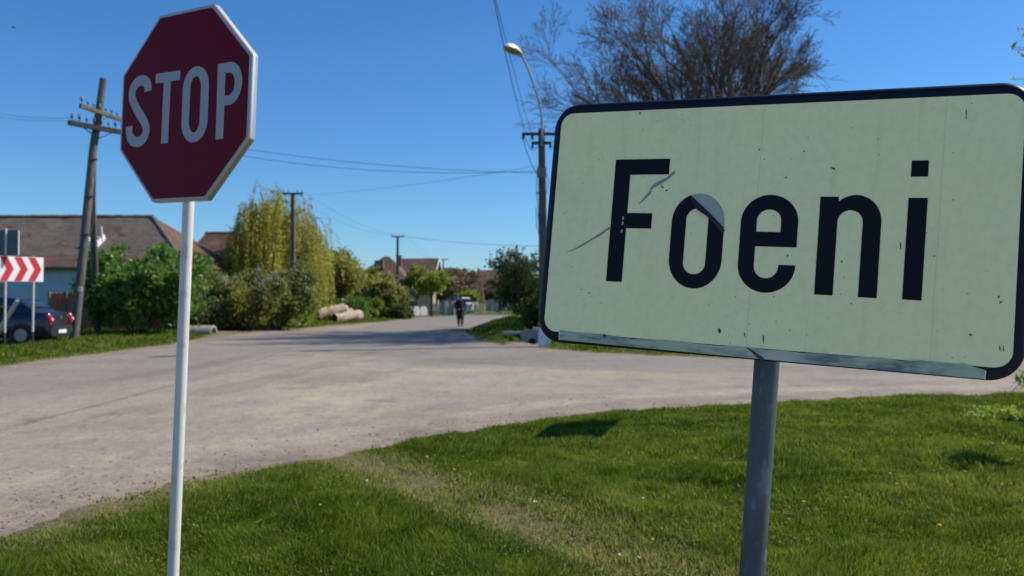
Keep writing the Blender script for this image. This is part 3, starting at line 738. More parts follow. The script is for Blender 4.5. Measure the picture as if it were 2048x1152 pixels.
M_soffit = mat('painted_eave_board', (.10, .13, .10), None, .8)

def wallbox(b, x0, x1, y0, y1, z0, z1): b.box(((x0 + x1) / 2, (y0 + y1) / 2, (z0 + z1) / 2), (x1 - x0, y1 - y0, z1 - z0))
# house 1
h1 = empty('village_house', (-26, 44, 0), 'long pale blue house with a hipped grey-brown tiled roof behind the dark car', 'house')
def rel(p, o): return Vector(p) - o.location
zE = at(200, 534, 40).z; zR = at(250, 434, 45).z
xr = at(305, 434, 45).x; xc = at(374, 534, 40).x; xl = -38.0
A, B, C_, D_ = (xl, 40, zE), (xc, 40, zE), (xr, 45, zR), (xl, 45, zR)
Bk = (xc, 50, zE); Al = (xl, 50, zE)
h1l = lambda p: tuple(rel(p, h1))
zs = zE + (zR - zE) * .22; f = .22
Am = (xl, 40 + 5 * f, zs); Bm = (xc + (xr - xc) * f, 40 + 5 * f, zs)
MB().add([h1l(p) for p in (A, B, C_, D_, Bk, Al)], [(0, 1, 2, 3), (1, 4, 2), (4, 5, 3, 2), (0, 3, 5)], False).build('roof', M_roof1, h1)
tiles(h1l(Am), h1l(Bm), h1l(C_), h1l(D_), .19, .21, M_roof1, h1, 1)
tiles(h1l(A), h1l(B), h1l(Bm), h1l(Am), .19, .21, M_roof1b, h1, 2)
tiles(h1l(B), h1l(Bk), h1l((xr, 45.02, zR)), h1l((xr, 44.98, zR)), .19, .21, M_roof1b, h1, 3)
ridge(h1l(D_), h1l(C_), 56, M_roof1b, h1, .13); ridge(h1l(B), h1l(C_), 18, M_roof1, h1, .13)
w = MB(); wallbox(w, xl + .4, xc - .55, 40.5, 49.5, 0, zE - .06); w.v = [tuple(Vector(v) - h1.location) for v in w.v]
w.build('wall', M_bluewall, h1)
e = MB(); wallbox(e, xl + .1, xc - .1, 39.98, 40.46, zE - .14, zE - .02); e.v = [tuple(Vector(v) - h1.location) for v in e.v]; e.build('eave_board', M_soffit, h1)
g = MB(); g.tube([h1l((xl, 39.93, zE - .04)), h1l((xc, 39.93, zE - .04))], .055, 8); g.build('gutter', mat('gutter_zinc', (.10, .10, .09)), h1)
for k in range(3):
    wx = xl + 3 + k * 4.6
    fr = MB(); wallbox(fr, wx, wx + 1.1, 40.46, 40.53, .95, 2.35); fr.v = [tuple(Vector(v) - h1.location) for v in fr.v]; fo = fr.build('window', M_white, h1)
    pn = MB(); wallbox(pn, wx + .08, wx + 1.02, 40.44, 40.458, 1.03, 2.27); pn.v = [tuple(Vector(v) - h1.location) for v in pn.v]; pn.build('pane', M_glass, fo)
# roof hatch, propped open
hp = at(182, 497, 41.9)
nR = Vector((0, -(zR - zE), 5)).normalized(); sl = Vector((0, 5, zR - zE)).normalized()
Mh = Matrix.Identity(4); ex = Vector((1, 0, 0))
for i, vv in enumerate((ex, sl, nR)):
    for j in range(3): Mh[j][i] = vv[j]
Mh.translation = hp - h1.location - nR * .0
M_hatch = mat('white_sheet_metal', (.75, .75, .74), (.68, .68, .67), .5)
hb = MB()
hb.box((0, -.03, .16), (.80, .08, .26), Mh); hb.box((.38, .42, .2), (.08, .86, .36), Mh); hb.box((-.38, .42, .12), (.07, .86, .22), Mh); hb.box((0, .86, .12), (.70, .06, .22), Mh)
ho = hb.build('roof_hatch', M_hatch, h1)
hb = MB(); hb.box((0, .42, .13), (.68, .8, .03), Mh); hb.build('pane', mat('hatch_glass', (.06, .16, .3), None, .1, spec=.8), ho)
Ml = Mh @ Matrix.Translation((.36, .86, .36)) @ Matrix.Rotation(math.radians(50), 4, 'X') 
hb = MB(); hb.box((.06, -.05, .34), (.1, .06, .80), Mh @ Matrix.Translation((.36, .5, .2)) @ Matrix.Rotation(math.radians(-20), 4, 'X')); hb.build('lid', M_hatch, ho)
# house 2 (yellow) with brown roof behind the willow
h2 = empty('village_house', (-18, 52, 0), 'yellow-walled house with a brown tiled roof just right of the stop sign pole', 'house')
def hip_house(h, x0, x1, y0, y1, ze, zr, rx0, rx1, mroof, mwall, seed, over=.5, tw=.2, th=.24, tile=True):
    ry = (y0 + y1) / 2
    l = lambda p: tuple(Vector(p) - h.location)
    P = [(x0, y0, ze), (x1, y0, ze), (x1, y1, ze), (x0, y1, ze), (rx0, ry, zr), (rx1, ry, zr)]
    MB().add([l(p) for p in P], [(0, 1, 5, 4), (1, 2, 5), (2, 3, 4, 5), (3, 0, 4)]).build('roof', mroof, h)
    if tile:
        tiles(l(P[0]), l(P[1]), l(P[5]), l(P[4]), tw, th, mroof, h, seed)
        tiles(l(P[1]), l(P[2]), l((rx1, ry + .02, zr)), l((rx1, ry - .02, zr)), tw, th, mroof, h, seed + 1)
        ridge(l(P[4]), l(P[5]), max(3, int((rx1 - rx0) / .36)), mroof, h, .12)
    w = MB(); wallbox(w, x0 + over, x1 - over, y0 + over, y1 - over, 0, ze - .05); w.v = [l(v) for v in w.v]; w.build('wall', mwall, h)
x0 = at(362, 0, 48).x; x1 = at(520, 0, 48).x
hip_house(h2, x0, x1, 48, 56, at(400, 524, 48).z, at(400, 467, 52).z, x0 - .0, x1 - 2.5, M_roof2, M_yellow, 11)
# house 3 (red roof, gable)
h3 = empty('village_house', (-17, 88, 0), 'large house with red-brown roofs and a white-edged gable among the far trees', 'house')
l3 = lambda p: tuple(Vector(p) - h3.location)
def gable_block(h, l, xa, xb, y0, y1, ze, zr, mroof, mwall, seed, trim=True):
    ry = (y0 + y1) / 2
    P = [(xa, y0, ze), (xb, y0, ze), (xb, ry, zr), (xa, ry, zr), (xa, y1, ze), (xb, y1, ze)]
    MB().add([l(p) for p in P], [(0, 1, 2, 3), (3, 2, 5, 4)]).build('roof', mroof, h)
    tiles(l(P[0]), l(P[1]), l(P[2]), l(P[3]), .26, .3, mroof, h, seed)
    b = MB(); xw = xb - .45
    b.add([l(p) for p in [(xa + .4, y0 + .5, 0), (xw, y0 + .5, 0), (xw, y1 - .5, 0), (xa + .4, y1 - .5, 0), (xa + .4, y0 + .5, ze), (xw, y0 + .5, ze), (xw, y1 - .5, ze), (xa + .4, y1 - .5, ze), (xa + .4, ry, zr - .25), (xw, ry, zr - .25)]],
          [(0, 1, 5, 4), (1, 2, 6, 9, 5), (2, 3, 7, 6), (3, 0, 4, 8, 7)]); b.build('wall', mwall, h)
    if trim:
        t = MB(); t.bar(l((xb + .03, y0, ze)), l((xb + .03, ry, zr)), .06, .3); t.bar(l((xb + .03, y1, ze)), l((xb + .03, ry, zr)), .06, .3); t.build('verge_board', M_white, h)
xa, xb = at(790, 0, 86).x, at(874, 0, 86).x
gable_block(h3, l3, xa, xb, 84, 94, at(870, 552, 84).z, at(870, 517, 89).z, M_roof3, M_tan, 21)
# front hipped wing to the left with a chimney
zw = at(762, 513, 84).z
P = [l3(p) for p in [(at(705, 0, 79).x, 79, at(720, 560, 79).z), (at(815, 0, 79).x, 79, at(820, 560, 79).z), (at(815, 0, 79).x, 90, at(820, 560, 79).z), (at(705, 0, 79).x, 90, at(720, 560, 79).z), (at(768, 513, 84).x, 84, zw), (at(778, 513, 84).x, 84, zw)]]
MB().add(P, [(0, 1, 5, 4), (1, 2, 5), (2, 3, 4, 5), (3, 0, 4)]).build('roof', M_roof2, h3)
tiles(P[0], P[1], P[5], P[4], .26, .3, M_roof3, h3, 23)
b = MB(); b.box(tuple(Vector(P[0]).lerp(Vector(P[1]), .5) + Vector((0, 5.3, -P[0][2] / 2 - .1))), (4.3, 9.5, P[0][2] - .1)); b.build('wall', M_tan, h3)
c = at(798, 508, 85); b = MB(); b.box(l3((c.x, 85, c.z - .75)), (.5, .5, 1.0)); b.box(l3((c.x, 85, c.z - .22)), (.6, .6, .10)); b.build('chimney', mat('brick_chimney', (.22, .09, .06), (.16, .07, .05), .9, scale=8), h3)
c = at(758, 529, 80.6); b = MB(); b.box(l3((c.x, 80.9, c.z)), (.8, .9, .8)); d0 = b.build('dormer', M_roof2, h3)
b = MB(); b.box(l3((c.x, 80.42, c.z)), (.5, .04, .5)); b.build('pane', M_glass, d0)
# lower red house further along the street
h4 = empty('village_house', (-9, 118, 0), 'low far house with an orange-brown roof right of the white-edged gable', 'house')
l4 = lambda p: tuple(Vector(p) - h4.location)
gable_block(h4, l4, at(868, 0, 112).x, at(915, 0, 112).x, 108, 118, at(900, 580, 108).z, at(890, 553, 113).z, mat('orange_brown_tiles', (.22, .11, .07), (.17, .09, .06), .9, scale=1, attr='v'), M_tan, 25, False)
h5 = empty('village_house', (2, 128, 0), 'pale house glimpsed behind the brown trees at the end of the street', 'house')
l5 = lambda p: tuple(Vector(p) - h5.location)
gable_block(h5, l5, at(955, 0, 122).x, at(1050, 0, 122).x, 118, 128, 3.2, 5.6, M_roof2, mat('pale_render', (.55, .5, .42), (.45, .4, .34), .9, scale=1), 27, False)
for k in range(4):
    fx = at(968 + k * 22, 0, 118.5).x; fo = MB().box(l5((fx, 118.47, 1.7)), (1, .06, 1.3)).build('window', M_white, h5); MB().box(l5((fx, 118.42, 1.7)), (.8, .03, 1.1)).build('pane', M_glass, fo)

# rusty sheet fence between the blue house and the green bush
M_rust = mat('rusty_sheet', (.60, .21, .09), (.42, .14, .065), .9, scale=2, lo=.4, hi=.6, c3=(.55, .25, .14), s3=3)
fx0, fx1 = at(106, 0, 37).x, at(405, 0, 37).x
rf = empty('sheet_fence', ((fx0 + fx1) / 2, 37, gz1(fx0, 37)), 'rust-brown corrugated sheet fence between the utility pole and the green bush', 'fence')
zt = at(120, 585, 37).z - rf.location.z
npan = 9; pw_ = (fx1 - fx0) / npan
pb = MB(); cols = 20; vs = []
for k in range(cols + 1):
    xx = pw_ * .985 * k / cols; yy = .025 * math.sin(k * PI * .8)
    vs += [(xx, yy, .12), (xx, yy, zt)]
pb.add(vs, [(2 * k, 2 * k + 2, 2 * k + 3, 2 * k + 1) for k in range(cols)], False)
for k in range(npan):
    if k == 0: o = first = pb.build('panel', M_rust, rf, fixn=False)
    else: o = first.copy(); COL.objects.link(o); o.parent = rf
    o.location = (fx0 - rf.location.x + pw_ * k, 0, random.uniform(-.02, .02))
    po = MB().box((0, 0, 0), (.09, .09, zt + .1)).build('post', mat('mossy_post', (.25, .24, .10), (.16, .15, .08)) if k == 0 else M_wood, rf)
    po.location = (fx0 - rf.location.x + pw_ * k - .05, -.06, zt / 2)

# ------------------------------------------------------------------ poles and wires
def uniq_insulator(m):
    b = MB(); b.tube([(0, 0, 0), (0, 0, .09)], .012, 6); b.tube([(0, 0, .07), (0, 0, .10), (0, 0, .15), (0, 0, .20), (0, 0, .22)], [.045, .05, .035, .035, .01], 8); return b
# leaning wooden utility pole
Yp = 29.2
pb_, ptp = at(146, 690, Yp), at(207, 157, Yp)
up_ = empty('utility_pole', (pb_.x, pb_.y, gz1(pb_.x, pb_.y) - .05), 'leaning weathered wooden utility pole with two crossarms of insulators left of the stop sign', 'utility pole')
def rl(o): return lambda p: tuple(Vector(p) - o.location)
lu = rl(up_)
pth = [at(146, 694, Yp), at(156, 600, Yp), at(167, 500, Yp), at(176, 400, Yp), at(186, 300, Yp), at(197, 230, Yp), ptp]
b = MB(); b.tube([lu(p) for p in pth], [.165, .15, .145, .14, .13, .125, .115], 12, wob=.06); b.build('pole', M_wood, up_)
b = MB(); q = [at(195, 668, 34.5), at(192, 600, 33.8), at(188, 500, 32.6), at(185, 400, 31.2), at(187, 290, 29.6)]; b.tube([lu(p) for p in q], [.13, .125, .12, .115, .10], 10, wob=.06); b.build('brace_pole', M_wood, up_)
b = MB(); b.bar(lu(at(137, 245, 28.2)), lu(at(262, 268, 29.9)), .12, .17); arm1 = b.build('crossarm', M_tar, up_)
b = MB(); b.bar(lu(at(160, 211, 28.3)), lu(at(250, 242, 29.9)), .12, .13); arm2 = b.build('crossarm', mat('mossy_timber', (.19, .17, .08), (.05, .045, .03), .9, scale=5), up_, label='mossy upper crossarm')
M_insg = mat('insulator_green', (.06, .20, .16), (.04, .13, .11), .25); M_insd = mat('insulator_dark', (.05, .045, .05), None, .4)
i1 = uniq_insulator(M_insg)
fi = None
for arm, a0, a1, mm, dz, ks in ((arm2, at(163, 205, 28.3), at(246, 236, 29.9), M_insg, -.02, 8), (arm1, at(144, 240, 28.2), at(258, 261, 29.9), M_insd, .0, 9)):
    fi = None
    for k in range(ks):
        p = a0.lerp(a1, k / (ks - 1))
        if fi is None: o = fi = i1.build('insulator', mm, arm)
        else: o = fi.copy(); COL.objects.link(o); o.parent = arm
        o.location = Vector(lu(p)) + Vector((0, 0, dz)); s = random.uniform(.8, 1.15); o.scale = (s, s, s)
b = MB(); b.bar(lu(at(190, 280, 29)), lu(at(232, 262, 29.4)), .03, .03); b.bar(lu(at(184, 268, 28.9)), lu(at(160, 250, 28.5)), .03, .03); b.bar(lu(at(197, 243, 29)), lu(at(222, 232, 29.3)), .025, .025); b.build('brace_strap', M_iron, up_)
for px, py in ((196, 262), (186, 320), (178, 395), (172, 470)):
    c = at(px, py, Yp - .1); MB().bar(lu(c - Vector((.15, 0, .02))), lu(c + Vector((.15, 0, .03))), .08, .04).build('iron_band', M_iron, up_)
b = MB(); c = at(160, 578, Yp - .17); b.box(lu(c), (.13, .03, .16)); b.build('number_plate', M_white, up_)
b = MB(); b.tube([lu(at(190, 300, 29.3)), lu(at(183, 380, 29.2)), lu(at(186, 440, 29.6)), lu(at(180, 470, 29.3))], .03, 6); b.build('cable', M_iron, up_)

# concrete street-lamp pole on the right
Yc = 26.6
cb = at(1088, 694, Yc)
lp = empty('lamp_pole', (cb.x, cb.y, 0), 'dark concrete pole with crossarms and a curved street-lamp arm left of the place-name sign', 'street lamp')
ll = rl(lp)
b = MB(); rings = []
for t in np.linspace(0, 1, 7):
    c = at(1089 - 6 * t, 694, Yc); z = -.1 + (at(1083, 258, Yc).z + .1) * t; wx = .165 - .065 * t; wy = .14 - .05 * t
    rings.append([(c.x - cb.x - wx, -wy, z), (c.x - cb.x - wx * .7, -wy * 1.15, z), (c.x - cb.x + wx * .7, -wy * 1.15, z), (c.x - cb.x + wx, -wy, z), (c.x - cb.x + wx, wy, z), (c.x - cb.x - wx, wy, z)])
b.loft(rings, smooth=False); b.build('pole', M_polegrey, lp)
zb = at(1083, 655, Yc).z
b = MB(); b.box((at(1089, 0, Yc).x - cb.x, 0, zb / 2 - .05), (.40, .36, zb + .1), taper=.97); b.build('painted_base', mat('whitewash', (.72, .76, .78), (.62, .66, .68), .9, scale=4, c3=(.4, .4, .38), s3=6), lp)
for (xa_, xb_, py, rr) in ((1044, 1122, 268, .05), (1063, 1103, 286, .045)):
    b = MB(); b.bar(ll(at(xa_, py, Yc - .15)), ll(at(xb_, py, Yc - .15)), .07, .09); ar = b.build('crossarm', M_iron, lp)
    for px in (xa_ + 2, xb_ - 2, (xa_ + xb_) / 2 - 18 * (py == 268)):
        o = uniq_insulator(M_insd).build('insulator', M_insd, ar); o.location = ll(at(px, py + 14, Yc - .15)); o.rotation_euler = (0, 0, 0)
b = MB(); b.tube([ll(p) for p in (at(1084, 292, Yc - .22), at(1084, 235, Yc - .22), at(1079, 205, Yc - .25), at(1066, 165, Yc - .6), at(1052, 128, Yc - .9), at(1041, 108, Yc - 1.1))], [.035, .035, .034, .032, .03, .028], 8)
b.build('lamp_arm', mat('galvanised_arm', (.33, .30, .27), (.24, .22, .2), .6), lp)
b = MB(); a0, a1 = at(1043, 110, Yc - 1.05), at(1009, 92, Yc - 1.9); rings = []; ax = (a1 - a0).normalized(); sd_ = ax.cross(Vector((0, 0, 1))).normalized(); uu = sd_.cross(ax).normalized()
prof = [(0, .04), (.12, .10), (.35, .165), (.6, .19), (.82, .15), (.95, .08), (1, .02)]
for t, w_ in prof:
    c = a0.lerp(a1, t); rings.append([ll(c + sd_ * math.cos(a) * w_ + uu * math.sin(a) * w_ * .95) for a in np.linspace(0, PI, 9)])
b.loft(rings, closed=False, cap=False); lh = b.build('lamp_head', mat('lamp_white', (.75, .74, .70), (.66, .65, .6), .4), lp)
b = MB(); rings = []
for t, w_ in prof:
    c = a0.lerp(a1, t); rings.append([ll(c + sd_ * math.cos(a) * w_ * .97 + uu * math.sin(a) * w_ * .55 - uu * .003) for a in np.linspace(PI, 2 * PI, 7)])
b.loft(rings, closed=False, cap=False); b.build('lamp_glass', mat('lamp_diffuser', (.25, .19, .11), (.18, .14, .09), .3), lh)
b = MB(); b.box(ll(at(1083, 345, Yc - .18)), (.30, .08, .32)); b.build('junction_box', mat('grey_box', (.17, .16, .14), None, .8), lp)
b = MB()
for px, py in ((1072, 386), (1075, 430)): b.bar(ll(at(px, py, Yc)), ll(at(1083, py, Yc)), .04, .05)
b.build('bracket', mat('rusty_bracket', (.3, .18, .1), None, .9), lp)
b = MB()
for pts in ([(1046, 272), (1052, 300), (1064, 330), (1074, 348)], [(1074, 352), (1073, 380), (1076, 420), (1078, 470)], [(1048, 270), (1060, 297), (1068, 301), (1078, 290)], [(1072, 415), (1073, 450), (1078, 470)], [(1092, 345), (1097, 360), (1094, 380), (1090, 400)]):
    b.tube([ll(at(px, py, Yc - .2)) for px, py in pts], .011, 5)
b.build('cable', M_wire, lp)
tag(MB().box((0, 0, .1), (.12, .12, .36)).box((0, 0, .29), (.13, .13, .03)).build('marker_post', mat('whitewashed_stone', (.7, .7, .68), None, .9), None, loc=(*gp(1134, 692), .02)),
    'short white marker post in the grass just right of the lamp pole base', 'post')

# T-shaped concrete poles along the street
poles = []
for (px, pt_, Y, half, lab) in ((587, 387, 45, 20, 'concrete T-topped utility pole in front of the willow, nearest of the street row'),
                                (796, 473, 76, 13, 'slim T-topped utility pole rising before the red roofs'),
                                (887, 519, 122, 9, 'smallest and farthest T-topped utility pole, right of the white gable')):
    t = at(px, pt_, Y); h_ = t.z
    r0 = empty('street_pole', (t.x - .05, Y, 0), lab, 'utility pole', 'T-topped poles along the village street')
    b = MB(); b.box((.02, 0, h_ / 2 - .1), (.30, .24, h_ + .2), taper=.62); b.build('pole', mat('brown_concrete', (.17, .135, .11), (.10, .08, .07), .9, scale=2), r0)
    wd = half / FPX * Y
    a_ = MB().box((.05, -.1, h_ - .02), (2 * wd, .09, .10)).build('crossarm', M_iron, r0)
    for k in (-.92, -.45, .45, .92):
        o = uniq_insulator(M_insd).build('insulator', mat('porcelain', (.4, .4, .38), None, .3), a_); o.location = (.05 + wd * k, -.1, h_ + .02)
    poles.append((t.x, Y, h_, wd))
def wire(pts, sag, r_, label, group='overhead wires'):
    """one span, p to q with sag"""
    p, q = Vector(pts[0]), Vector(pts[1]); P = []
    for i in range(25):
        t = i / 24; w_ = p.lerp(q, t); w_.z -= sag * 4 * t * (1 - t); P.append(w_ - p)
    o = MB().tube(P, r_, 4, cap=False).build('overhead_wire', M_wire, None, fixn=False, loc=p); tag(o, label, 'wire', group)
wire((at(142, 236, 28.3), at(-260, 150, 22)), .35, .006, 'overhead wire running left out of the picture from the tip of the lower crossarm')
wire((at(156, 240, 28.5), at(-260, 168, 22)), .35, .006, 'overhead wire running left from the second insulator of the lower crossarm')
wire((at(250, 262, 29.8), at(1075, 342, Yc)), .55, .007, 'upper wire spanning from the wooden pole behind the stop sign to the lamp pole')
wire((at(262, 258, 29.9), at(1075, 346, Yc)), .32, .007, 'lower wire spanning from the wooden pole behind the stop sign to the lamp pole')
wire((at(1083, 330, Yc), at(588, 392, 45)), .15, .005, 'thin wire from the lamp pole across the road to the T-topped pole by the willow')
wire((at(1081, 492, Yc + 30), at(806, 472, 76)), .2, .012, 'thin low wire right of the slim T-topped pole')
for s in (-1, 1):
    for (a, c) in ((poles[0], poles[1]), (poles[1], poles[2])):
        side = 'left' if s < 0 else 'right'
        wire(((a[0] + s * a[3] * .9, a[1], a[2] + .15), (c[0] + s * c[3] * .9, c[1], c[2] + .15)), .6, .007, '%s wire between the %s of the T-topped street poles' % (side, 'nearest two' if a is poles[0] else 'farthest two'))
wire((at(1050, 262, Yc - .15), at(984, -20, 11)), .15, .008, 'thick overhead cable passing behind the lamp head towards the viewer')
wire((at(984, -20, 11), Vector((-1.6, -14, 7.6))), .1, .008, 'continuation of the thick cable above the picture')
wire((at(1068, 280, Yc - .15), at(986, -22, 11.3)), .12, .006, 'thin cable running alongside the thick one below the lamp head')

# ------------------------------------------------------------------ chevron sign group on the left
Yk = 24.4
M_red = mat('sign_red', (.62, .015, .03), (.52, .02, .03), .5, scale=6); M_swhite = mat('sign_white', (.82, .82, .82), (.76, .76, .75), .45)
M_post = mat('white_post', (.62, .60, .55), (.5, .48, .43), .6, scale=5); M_signback = mat('grey_sign_back', (.10, .12, .145), (.08, .095, .12), .55, .2)
cs = empty('chevron_sign', (at(40, 0, Yk).x, Yk, gz1(at(40, 0, Yk).x, Yk)), 'red and white chevron board on two posts in front of the dark car', 'road sign')
lc = rl(cs)
yawc = math.radians(38)
def cpt(px, py):                                                   # point on the board's plane, turned a little to the right
    x_ = at(px, py, Yk).x - at(40, 0, Yk).x; Yd = Yk + x_ * math.tan(yawc)
    return at(px, py, Yd)
ctl, ctr, cbl, cbr = cpt(-10, 511.5), cpt(87, 519), cpt(-10, 562), cpt(87, 567)
bw = (ctr - ctl).length; bh = (ctl.z - cbl.z)
ux = (ctr - ctl); ux.z = 0; ux.normalize()
Mc = Matrix.Identity(4); nn = Vector((ux.y, -ux.x, 0))
for j in range(3): Mc[j][0] = ux[j]; Mc[j][1] = -nn[j]; Mc[j][2] = (0, 0, 1)[j]
Mc.translation = ctl - cs.location
def loc_board(b, M): b.v = [tuple(M @ Vector(v)) for v in b.v]; return b
bd = loc_board(MB().prism([(0, -bh), (bw, -bh), (bw, 0), (0, 0)], 0, .025), Mc).build('chevron_board', M_swhite, cs)
sp = bw / 97
for tip in (37, 65, 93):
    t_ = 15 * sp; dx = 13 * sp; x_ = tip * sp
    b = MB(); b.prism([(x_ - dx - t_, -.01), (x_ - dx, -.01), (x_, -bh / 2), (x_ - dx, -bh + .01), (x_ - dx - t_, -bh + .01), (x_ - t_, -bh / 2)], -.003, -.0005)
    loc_board(b, Mc).build('chevron', M_red, bd)
for px, pt_, pb2, lab in ((11, 458, 707, 'post'), (67, 568, 700, 'post')):
    xb_ = (px + 10) * sp
    top = Mc @ Vector((xb_, .045, 0)); zt_ = at(px, pt_, Yk).z - cs.location.z; 
    if px == 67: zt_ = top.z + .03
    b = MB(); b.tube([(top.x, top.y, .45), (top.x + .02, top.y, zt_)], .032, 10); pp = b.build('post', M_post, cs)
    b = MB(); b.tube([(top.x, top.y, -.1), (top.x, top.y, .46)], .034, 10); b.build('painted_foot', mat('black_paint', (.03, .035, .045), None, .6), pp)
top = Mc @ Vector((21 * sp, .09, 0))
z0_, z1_ = at(11, 511, Yk).z - cs.location.z + .01, at(11, 462, Yk).z - cs.location.z
b = MB(); b.box((top.x + .05, top.y + .0, (z0_ + z1_) / 2), (.74, .02, z1_ - z0_)); sb_ = b.build('blank_sign_back', M_signback, cs, label='dark grey back of a road sign above the chevrons')
b = MB(); b.box((top.x + .05 + .37, top.y - .012, (z0_ + z1_) / 2), (.02, .045, z1_ - z0_)); b.build('rim', M_post, sb_)
b = MB(); b.bar(lc(at(36, 600, Yk + .25)), lc(at(-6, 668, Yk + .9)), .09, .09); b.build('strut', M_post, cs)
o = MB().bar((0, 0, 0), at(46, 690, Yk + 2.0) - at(-40, 688, Yk + 1.6), .12, .09).build('timber_rail', M_wood, None, loc=at(-40, 688, Yk + 1.6)); tag(o, 'low grey timber rail between the chevron sign and the dark car', 'rail')

# ------------------------------------------------------------------ car builder
def carpaint(name, c, rough=.25):
    m, nt, P, N, L = _new(name); P.inputs['Base Color'].default_value = rgba(c); P.inputs['Roughness'].default_value = rough
    P.inputs['Coat Weight'].default_value = .6; P.inputs['Coat Roughness'].default_value = .08; return m
M_tyre = mat('tyre', (.02, .02, .02), None, .85); M_rim = mat('rim', (.35, .35, .36), (.25, .25, .26), .4, .6); M_cglass = mat('car_glass', (.015, .02, .025), None, .05, spec=1.0)
M_lens = mat('tail_lens', (.55, .01, .03), (.35, .01, .02), .15); M_clear = mat('clear_lens', (.8, .78, .78), None, .15); M_trim = mat('black_trim', (.025, .025, .028), None, .6); M_chrome = mat('chrome', (.7, .7, .7), None, .15, 1)
def car(name, label, x, y, rz, paint, group=None):
    root = empty(name, (x, y, gz1(x, y) - .01), label, 'car', group, rz)
    st = [(0, .90, .72, .30), (.03, .98, .79, .25), (.12, 1.03, .83, .22), (.35, 1.045, .85, .2), (.75, 1.03, .865, .2), (1.3, .985, .87, .2), (2.4, .965, .87, .2), (3.05, .955, .868, .2), (3.5, .90, .85, .2), (3.95, .80, .81, .2), (4.16, .70, .74, .24), (4.23, .6, .64, .32)]
    rings = []
    for x_, zt, w, zb_ in st:
        half = [(0, zt), (w * .45, zt - .002), (w * .80, zt - .015), (w * .93, zt - .05), (w * .985, zt - .14), (w, .62), (w * .995, .45), (w * .97, .32), (w * .9, zb_)]
        ring = [(x_, a, c) for a, c in half] + [(x_, -a, c) for a, c in half[:0:-1]]
        rings.append(ring)
    b = MB(); b.loft(rings); body = b.build('body', paint, root)
    gh = [(.42, 1.03), (.62, 1.19), (.85, 1.345), (1.12, 1.46), (1.45, 1.515), (1.8, 1.53), (2.15, 1.515), (2.42, 1.44), (2.75, 1.20), (3.08, .965)]
    rings = []
    for x_, zt in gh:
        t = max(0, (zt - .99) / .54); wt = .80 - .22 * t
        half = [(0, zt), (wt * .8, zt - .006), (wt * .95, zt - .03 * t - .004), (.80 - .20 * t + .0, zt - .09 * t - .006), (.80, .95)]
        rings.append([(x_, a, c) for a, c in half] + [(x_, -a, c) for a, c in half[:0:-1]])
    b = MB(); b.loft(rings); b.build('glasshouse', M_cglass, root)
    # painted roof, pillars
    rr = []
    for x_, zt in [(1.02, 1.427), (1.12, 1.462), (1.45, 1.518), (1.8, 1.533), (2.15, 1.518), (2.36, 1.462)]:
        t = (zt - .99) / .54; wt = .80 - .22 * t
        half = [(0, zt + .006), (wt * .8, zt + .001), (wt * .95 + .006, zt - .03 * t), (.80 - .20 * t + .012, zt - .10 * t)]
        rr.append([(x_, a, c) for a, c in half[::-1]] + [(x_, -a, c) for a, c in half[1:]])
    b = MB(); b.loft(rr, closed=False, cap=False); b.build('roof', paint, root)
    for s in (1, -1):
        for (xa1, xa2, xb1, xb2) in ((.36, .95, 1.0, 1.30), (1.86, 1.94, 1.84, 1.92), (2.98, 3.14, 2.30, 2.42)):
            zt1 = 1.40 if xb1 < 1.2 else 1.46
            b = MB(); b.add([(xa1, s * .812, .98), (xa2, s * .812, .98), (xb2, s * .622, zt1), (xb1, s * .622, zt1), ((xa1 + xb1) / 2, s * .735, 1.2), ((xa2 + xb2) / 2, s * .735, 1.2)], [(0, 1, 5, 4), (4, 5, 2, 3)])
            b.build('pillar', paint, root, fixn=False)
        b = MB(); b.box((1.0, s * .872, .78), (.16, .02, .03)); b.build('door_handle', paint, root); b = MB(); b.box((1.98, s * .872, .80), (.16, .02, .03)); b.build('door_handle', paint, root)
        b = MB(); b.box((2.78, s * .93, .99), (.12, .16, .11)); b.build('mirror', paint, root)
        b = MB(); b.tube([(.02, s * .69, .64), (.0, s * .70, .74), (.01, s * .70, .86), (.05, s * .71, .96)], [.07, .095, .095, .07], 8); tl = b.build('taillight', M_lens, root)
        b = MB(); b.tube([(-.085, s * .70, .80), (-.105, s * .70, .80)], .045, 12); b.build('reverse_lens', M_clear, tl)
        b = MB(); b.box((-.015, s * .62, .36), (.03, .14, .06)); b.build('reflector', M_lens, root)
        b = MB(); b.box((4.12, s * .58, .66), (.14, .3, .14)); b.build('headlight', M_clear, root)
        for wx in (.78, 3.38):
            b = MB(); b.tube([(wx, s * .68, .31), (wx, s * .70, .31), (wx, s * .875, .31), (wx, s * .895, .31)], [.27, .31, .31, .28], 24); wh = b.build('wheel', M_tyre, root)
            b = MB(); b.tube([(wx, s * .885, .31), (wx, s * .905, .31)], [.205, .19], 20)
            rm = b.build('rim', M_rim, wh)
            b = MB()
            for k in range(6): 
                a = k * PI / 3; b.box((wx + math.cos(a) * .12, s * .907, .31 + math.sin(a) * .12), (.05, .006, .05))
            b2_ = MB(); b2_.tube([(wx, s * .60, .33), (wx, s * .874, .33)], .365, 22); b2_.build('wheel_arch', M_trim, root)
    b = MB(); b.box((-.02, 0, .45), (.10, 1.46, .22)); b.box((.0, 0, .30), (.12, 1.3, .12)); b.build('bumper', paint, root)
    b = MB(); b.box((-.075, 0, .55), (.02, 1.25, .07)); b.build('bumper_strip', M_trim, root)
    b = MB(); b.box((-.083, 0, .40), (.012, .52, .11)); b.build('number_plate', M_swhite, root)
    b = MB(); b.box((-.022, 0, .87), (.03, .13, .09)); b.box((-.022, 0, .85), (.035, .05, .12)); b.build('badge', M_chrome, root)
    return root
